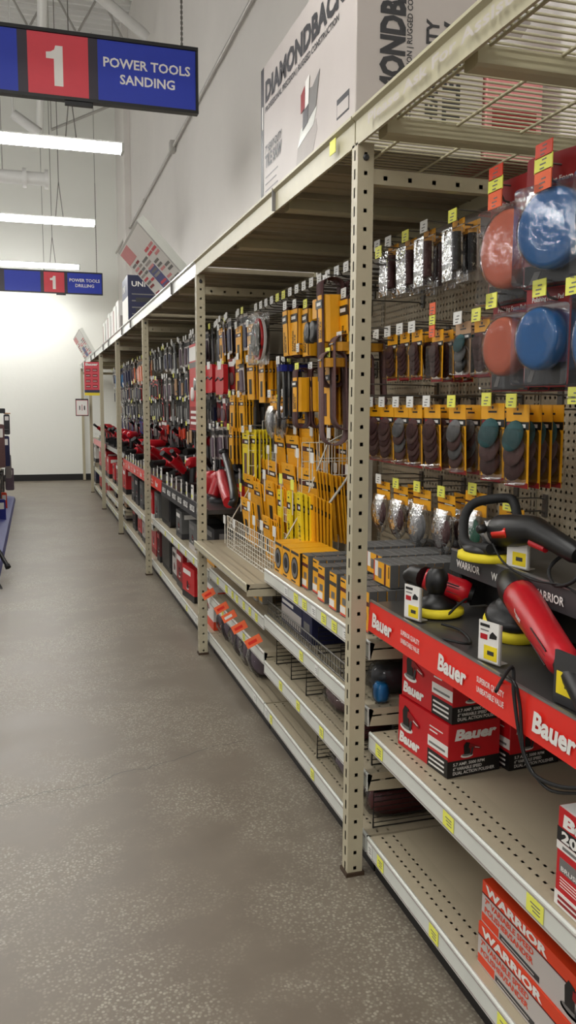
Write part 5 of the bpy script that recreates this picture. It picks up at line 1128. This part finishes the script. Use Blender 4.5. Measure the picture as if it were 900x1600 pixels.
# boxes on the far lower shelves
def gen(c1, c2, c3):
    def f(a, W, D, H):
        fr(a, -W/2, W/2, 0, H*.2, c2); fr(a, -W*.42, W*.2, H*.74, H*.88, c3); polisher_picture(a, W, False, -W*.05, H*.32, H*.3); sd(a, W, 0, D, 0, H*.2, c2); sd(a, W, D*.1, D*.8, H*.72, H*.88, c3)
    return f
def box(lab, x, y, z, W, D, H, body, c2, c3, rz=0): carton('tool_box', lab, 'box', (x, y, z), W, D, H, body, gen(body, c2, c3), AISLE+rz)
# third bay
box('orange topped white box beside the second post on the bottom shelf', .985, 4.93, .1265, .34, .26, .26, 'print_white', 'orange_red', 'orange_red')
box('red tool box with white top graphics, front of the bottom shelf cluster', .985, 5.62, .1265, .30, .22, .23, 'red', 'print_black', 'print_white', .1)
box('red tool box behind the front one of the bottom shelf cluster', 1.235, 5.60, .1265, .30, .2, .21, 'red', 'print_black', 'print_white')
box('taller red tool box further along the bottom shelf cluster', .99, 6.0, .1265, .28, .3, .27, 'red_dark', 'print_black', 'print_white')
box('pale grey and black box beside the black case on the bottom shelf', 1.0, 6.30, .1265, .22, .22, .24, 'carton_grey', 'print_dark', 'print_black')
for z, w_n in ((.1265, 'bottom'), (.5015, 'middle')):
    t = thing('tool_case', f'large rounded black tool case on the {w_n} shelf beside the third post', 'tool case', (1.0, 6.72, z), AISLE)
    MB().rbox(-.24, .24, 0, .14, 0, .31, 'dark_case', .05, ax=1).build('shell', t); MB().tube([(-.06, -.0, .30), (-.05, -.02, .33), (.05, -.02, .33), (.06, 0, .30)], .009, 'black', 6).build('handle', t); MB().rbox(-.2, .2, -.004, 0, .04, .27, 'black', .04, ax=1).build('lid_panel', t)
box('red box lying across the top of the lower black case', 1.16, 6.70, .1265, .40, .24, .29, 'red', 'red_dark', 'print_white')
box('dark grey box with red tool picture on the middle shelf', .99, 6.02, .5015, .24, .2, .20, 'grey_box', 'print_dark', 'print_white')
box('grey box with small print on the middle shelf nearer the second post', .985, 5.43, .5015, .27, .2, .19, 'grey_box', 'carton_grey', 'print_grey')
box('dark box half hidden behind the second post on the middle shelf', 1.0, 4.92, .5015, .25, .3, .23, 'dark_case', 'yellow_dark', 'print_grey')
# fourth bay
for (y, w, h, b, c2, c3, z, lab) in ((7.25, .26, .27, 'grey_box', 'print_dark', 'print_grey', .4415, 'tall grey box nearest the third post, middle shelf'), (7.62, .24, .24, 'red', 'print_white', 'print_white', .4415, 'bright red box on the middle shelf of the fourth bay'), (7.98, .24, .27, 'dark_case', 'print_dark', 'red_dark', .4415, 'first dark box beyond the bright red one, middle shelf'), (8.35, .26, .27, 'grey_box', 'print_dark', 'print_grey', .4415, 'second dark box beyond the bright red one, middle shelf'), (8.72, .26, .28, 'dark_case', 'print_dark', 'carton_grey', .4415, 'third dark box beyond the bright red one, middle shelf'), (9.1, .26, .28, 'grey_box', 'print_black', 'red_dark', .4415, 'dark box next to the fourth post, middle shelf'),
    (7.12, .18, .27, 'wine', 'print_black', 'red', .1265, 'wine red box nearest the third post, bottom shelf'), (7.5, .34, .29, 'red', 'red_dark', 'print_white', .1265, 'wide red box on the bottom shelf of the fourth bay'), (7.9, .2, .27, 'navy', 'carton_grey', 'print_white', .1265, 'narrow navy and white box, bottom shelf of fourth bay'), (8.2, .22, .26, 'carton_grey', 'print_dark', 'print_grey', .1265, 'pale box beyond the navy one, bottom shelf of fourth bay'), (8.6, .3, .24, 'red', 'print_black', 'print_white', .1265, 'red and black box in the middle of the fourth bay bottom shelf'), (9.1, .3, .22, 'dark_case', 'print_dark', 'red', .1265, 'dark box next to the fourth post, bottom shelf')):
    box(lab, .99+rd.uniform(0, .02), y, z, w, .25, h, b, c2, c3)
# fifth bay
for (y, w, h, b, c3, z, lab) in ((9.9, .35, .3, 'red', 'print_white', .4415, 'red box nearest the fourth post, upper row of fifth bay'), (10.35, .3, .22, 'red', 'print_white', .4415, 'shorter red box second in the upper row of fifth bay'), (10.8, .34, .3, 'red_dark', 'print_white', .4415, 'dark red box third in the upper row of fifth bay'), (11.3, .3, .26, 'red', 'print_black', .4415, 'red box fourth in the upper row of fifth bay'),
    (9.85, .26, .10, 'tan', 'print_grey', .2715, 'tan box nearest the fourth post on the extra low shelf'), (10.2, .22, .12, 'print_white', 'print_black', .2715, 'white and black box on the extra low shelf'), (10.6, .3, .13, 'orange', 'print_white', .2715, 'orange pack on the extra low shelf of the fifth bay'), (11.1, .26, .12, 'dark_case', 'yellow_dark', .2715, 'black pack on the extra low shelf of the fifth bay'),
    (9.9, .2, .11, 'carton_grey', 'yellow_dark', .1265, 'grey jar box nearest the fourth post, bottom shelf'), (10.25, .2, .11, 'dark_case', 'print_white', .1265, 'black jar box on the bottom shelf of the fifth bay'), (10.7, .26, .11, 'kraft', 'red_dark', .1265, 'brown pack on the bottom shelf of the fifth bay'), (11.2, .26, .1, 'tan', 'wine', .1265, 'tan pack on the bottom shelf of the fifth bay'),
    (12.2, .36, .3, 'red', 'print_white', .4415, 'red box nearest the fifth post, upper row of sixth bay'), (12.65, .36, .36, 'red', 'print_white', .4415, 'tall red box second in the upper row of sixth bay'), (13.15, .36, .38, 'red_dark', 'print_white', .4415, 'dark red box third in the upper row of sixth bay'), (13.7, .4, .4, 'red', 'print_white', .4415, 'tall red box fourth in the upper row of sixth bay'),
    (12.2, .36, .26, 'red', 'print_white', .1265, 'red box nearest the fifth post, bottom row of sixth bay'), (12.65, .36, .27, 'red', 'print_white', .1265, 'red box second in the bottom row of sixth bay'), (13.15, .36, .27, 'red_dark', 'print_white', .1265, 'dark red box third in the bottom row of sixth bay'), (13.75, .4, .27, 'red', 'print_white', .1265, 'red box fourth in the bottom row of sixth bay')):
    box(lab, .99, y, z, w, .26, h, b, 'print_black', c3)
for j, (y, z, h, b) in enumerate(((14.75, .5, .34, 'print_white'), (15.15, .5, .3, 'grey_box'), (14.75, .14, .28, 'navy'), (15.15, .14, .28, 'grey_box'))):
    box(f'{["pale", "grey", "dark blue", "grey"][j]} box on the {"upper" if z > .3 else "lower"} end shelf, {"near" if y < 15 else "far"} side', .98, y, z+.0015, .3, .3, h, b, 'print_dark', 'print_grey')
shelf(0, .5, 'beige upper end shelf beyond the last post', y0=14.50, y1=15.5); shelf(0, .14, 'beige lower end shelf beyond the last post', y0=14.50, y1=15.5, kick=True); shelf(0, .9, 'beige top end shelf beyond the last post', y0=14.50, y1=15.5)
# coffee-tin like jars and red boxes seen under the jutting shelf
box('red box behind the second post on the shelf under the charcoal rail', 1.05, 4.60, .5215, .16, .2, .13, 'red', 'red_dark', 'print_white')
# ------------------------------------------------------------------ gondola on the left side of the aisle
XL = -.40
t = thing('left_gondola', 'dark shelving unit at the left photo edge with a blue base deck', 'shelving unit', (XL, 6.4, 0))
MB().box(-.55, -.50, 0, 7.4, 0, 1.55, 'beige_dark').build('back_panel', t)
MB().prism([(-.5, .0), (.075, .0), (.06, .05), (-.5, .16)], 1, 0, 7.2, 'blue_deck').build('base_deck', t)
for y in (1.2, 3.6, 6.0, 7.3): MB().box(-.5, -.46, y, y+.04, 0, 1.5, 'beige').build('upright', t)
for (z, xr) in ((.62, -.06), (1.02, -.10)): MB().box(-.5, xr, 1.0, 7.3, z-.02, z, 'beige').build('shelf_board', t)
stuff = [('navy', 'print_white'), ('blue', 'print_white'), ('print_black', 'steel'), ('grey_box', 'yellow'), ('navy', 'red'), ('print_dark', 'steel')]
k = 0
for y in (8.3, 8.9, 9.5, 10.1, 10.7, 11.3, 11.9, 12.5, 13.1):
    for (z, h, x) in ((1.02, .26, -.52), (.62, .30, -.49), (.165, .34, -.47)):
        b, c3 = stuff[k % 6]; carton('tool_box', f'{["navy", "blue", "black", "grey", "navy and red", "charcoal"][k%6]} box on the {["top", "middle", "lowest"][k%3]} left shelf, {ORD[[8.3, 8.9, 9.5, 10.1, 10.7, 11.3, 11.9, 12.5, 13.1].index(y)]} going away', 'box', (x, y, z+.0015), .42, .24, h, b, gen(b, 'print_dark', c3), PI/2); k += 1
# tall goods hanging over the aisle edge
for j, (px, py, Y, m, W, H, lab) in enumerate(((14, 660, 12.2, 'print_dark', .07, .28, 'dark hanging pack at the left edge, topmost'), (12, 700, 11.6, 'navy', .1, .4, 'long navy hanging pack at the left edge'), (16, 725, 12.6, 'steel', .08, .34, 'silver hanging pack at the left edge'), (18, 745, 13.4, 'violet_grey', .12, .34, 'crinkled grey bag hanging lowest at the left edge'), (4, 690, 10.2, 'brown_lt', .1, .5, 'brown hanging pack at the left edge'), (10, 785, 12.0, 'orange_red', .07, .35, 'orange red hanging pack at the left edge'), (6, 800, 10.8, 'blue', .10, .40, 'blue hanging pack at the left edge'))):
    p = at(px, py, Y=Y); t = thing('hanging_pack', lab, 'hanging pack', p, .2)
    MB().rbox(-W/2-.03, W/2-.03, -.03, .03, -H*.6, H*.4, m, .02, ax=1).build('pack', t); MB().box(-W*.4-.03, W*.3-.03, -.032, -.03, H*.1, H*.3, 'print_white').build('label', t)
p = at(8, 642, Y=11.0); t = thing('clamp', 'black clamp with a small wooden handle sticking out at the left edge', 'clamp', p, 0)
MB().rbox(-.12, .0, -.02, .02, -.03, .03, 'black', .01, ax=1).build('jaw', t); MB().tube([(-.02, 0, -.03), (.06, 0, -.032)], .009, 'tan', 8).build('wooden_handle', t); MB().tube([(-.08, 0, -.25), (-.02, 0, -.24), (.03, 0, -.24)], .011, 'black', 8).build('screw', t)
for j, (q0, q1, nm) in enumerate((((-14, 840), (13, 887), 'far'), ((-14, 893), (10, 938), 'near'))):
    a0, a1 = at(*q0, Y=7.6-j*.55), at(*q1, Y=7.4-j*.55)
    t = thing('sawhorse_leg', f'slanting black metal stand leg at the left edge, {nm} one', 'stand leg', a1)
    a = MB(); a.T = Matrix.Translation(-a1); a.tube([a1+(a0-a1)*1.25, a1+(a0-a1)*.05], .022, 'black', 4); a.build('tube', t); a = MB(); a.T = Matrix.Translation(-a1); a.tube([a1+(a0-a1)*.08, a1], .026, 'rubber', 6); a.build('foot_cap', t)
# drop prototypes that were never placed
for p_ in [dc_s, dc_m, dc_g, dc_t, dc_b, rp, rp2, bg_b, bg_g, bg_w, sh_d, sh_b, sh_l, sh_y, sh_t, bp_l, bp_s, bp_m, bp_k, bp_n]+list(SP.values())+list(TP.values())+sb: p_.drop()
# ------------------------------------------------------------------ world and colour
w = bpy.data.worlds.new('world'); SC.world = w; w.use_nodes = True
w.node_tree.nodes['Background'].inputs[0].default_value = (1, .97, .93, 1); w.node_tree.nodes['Background'].inputs[1].default_value = .35
vs = SC.view_settings; vs.view_transform = 'Standard'; vs.look = 'None'; vs.gamma = 1; vs.use_curve_mapping = False; vs.exposure = 0.5
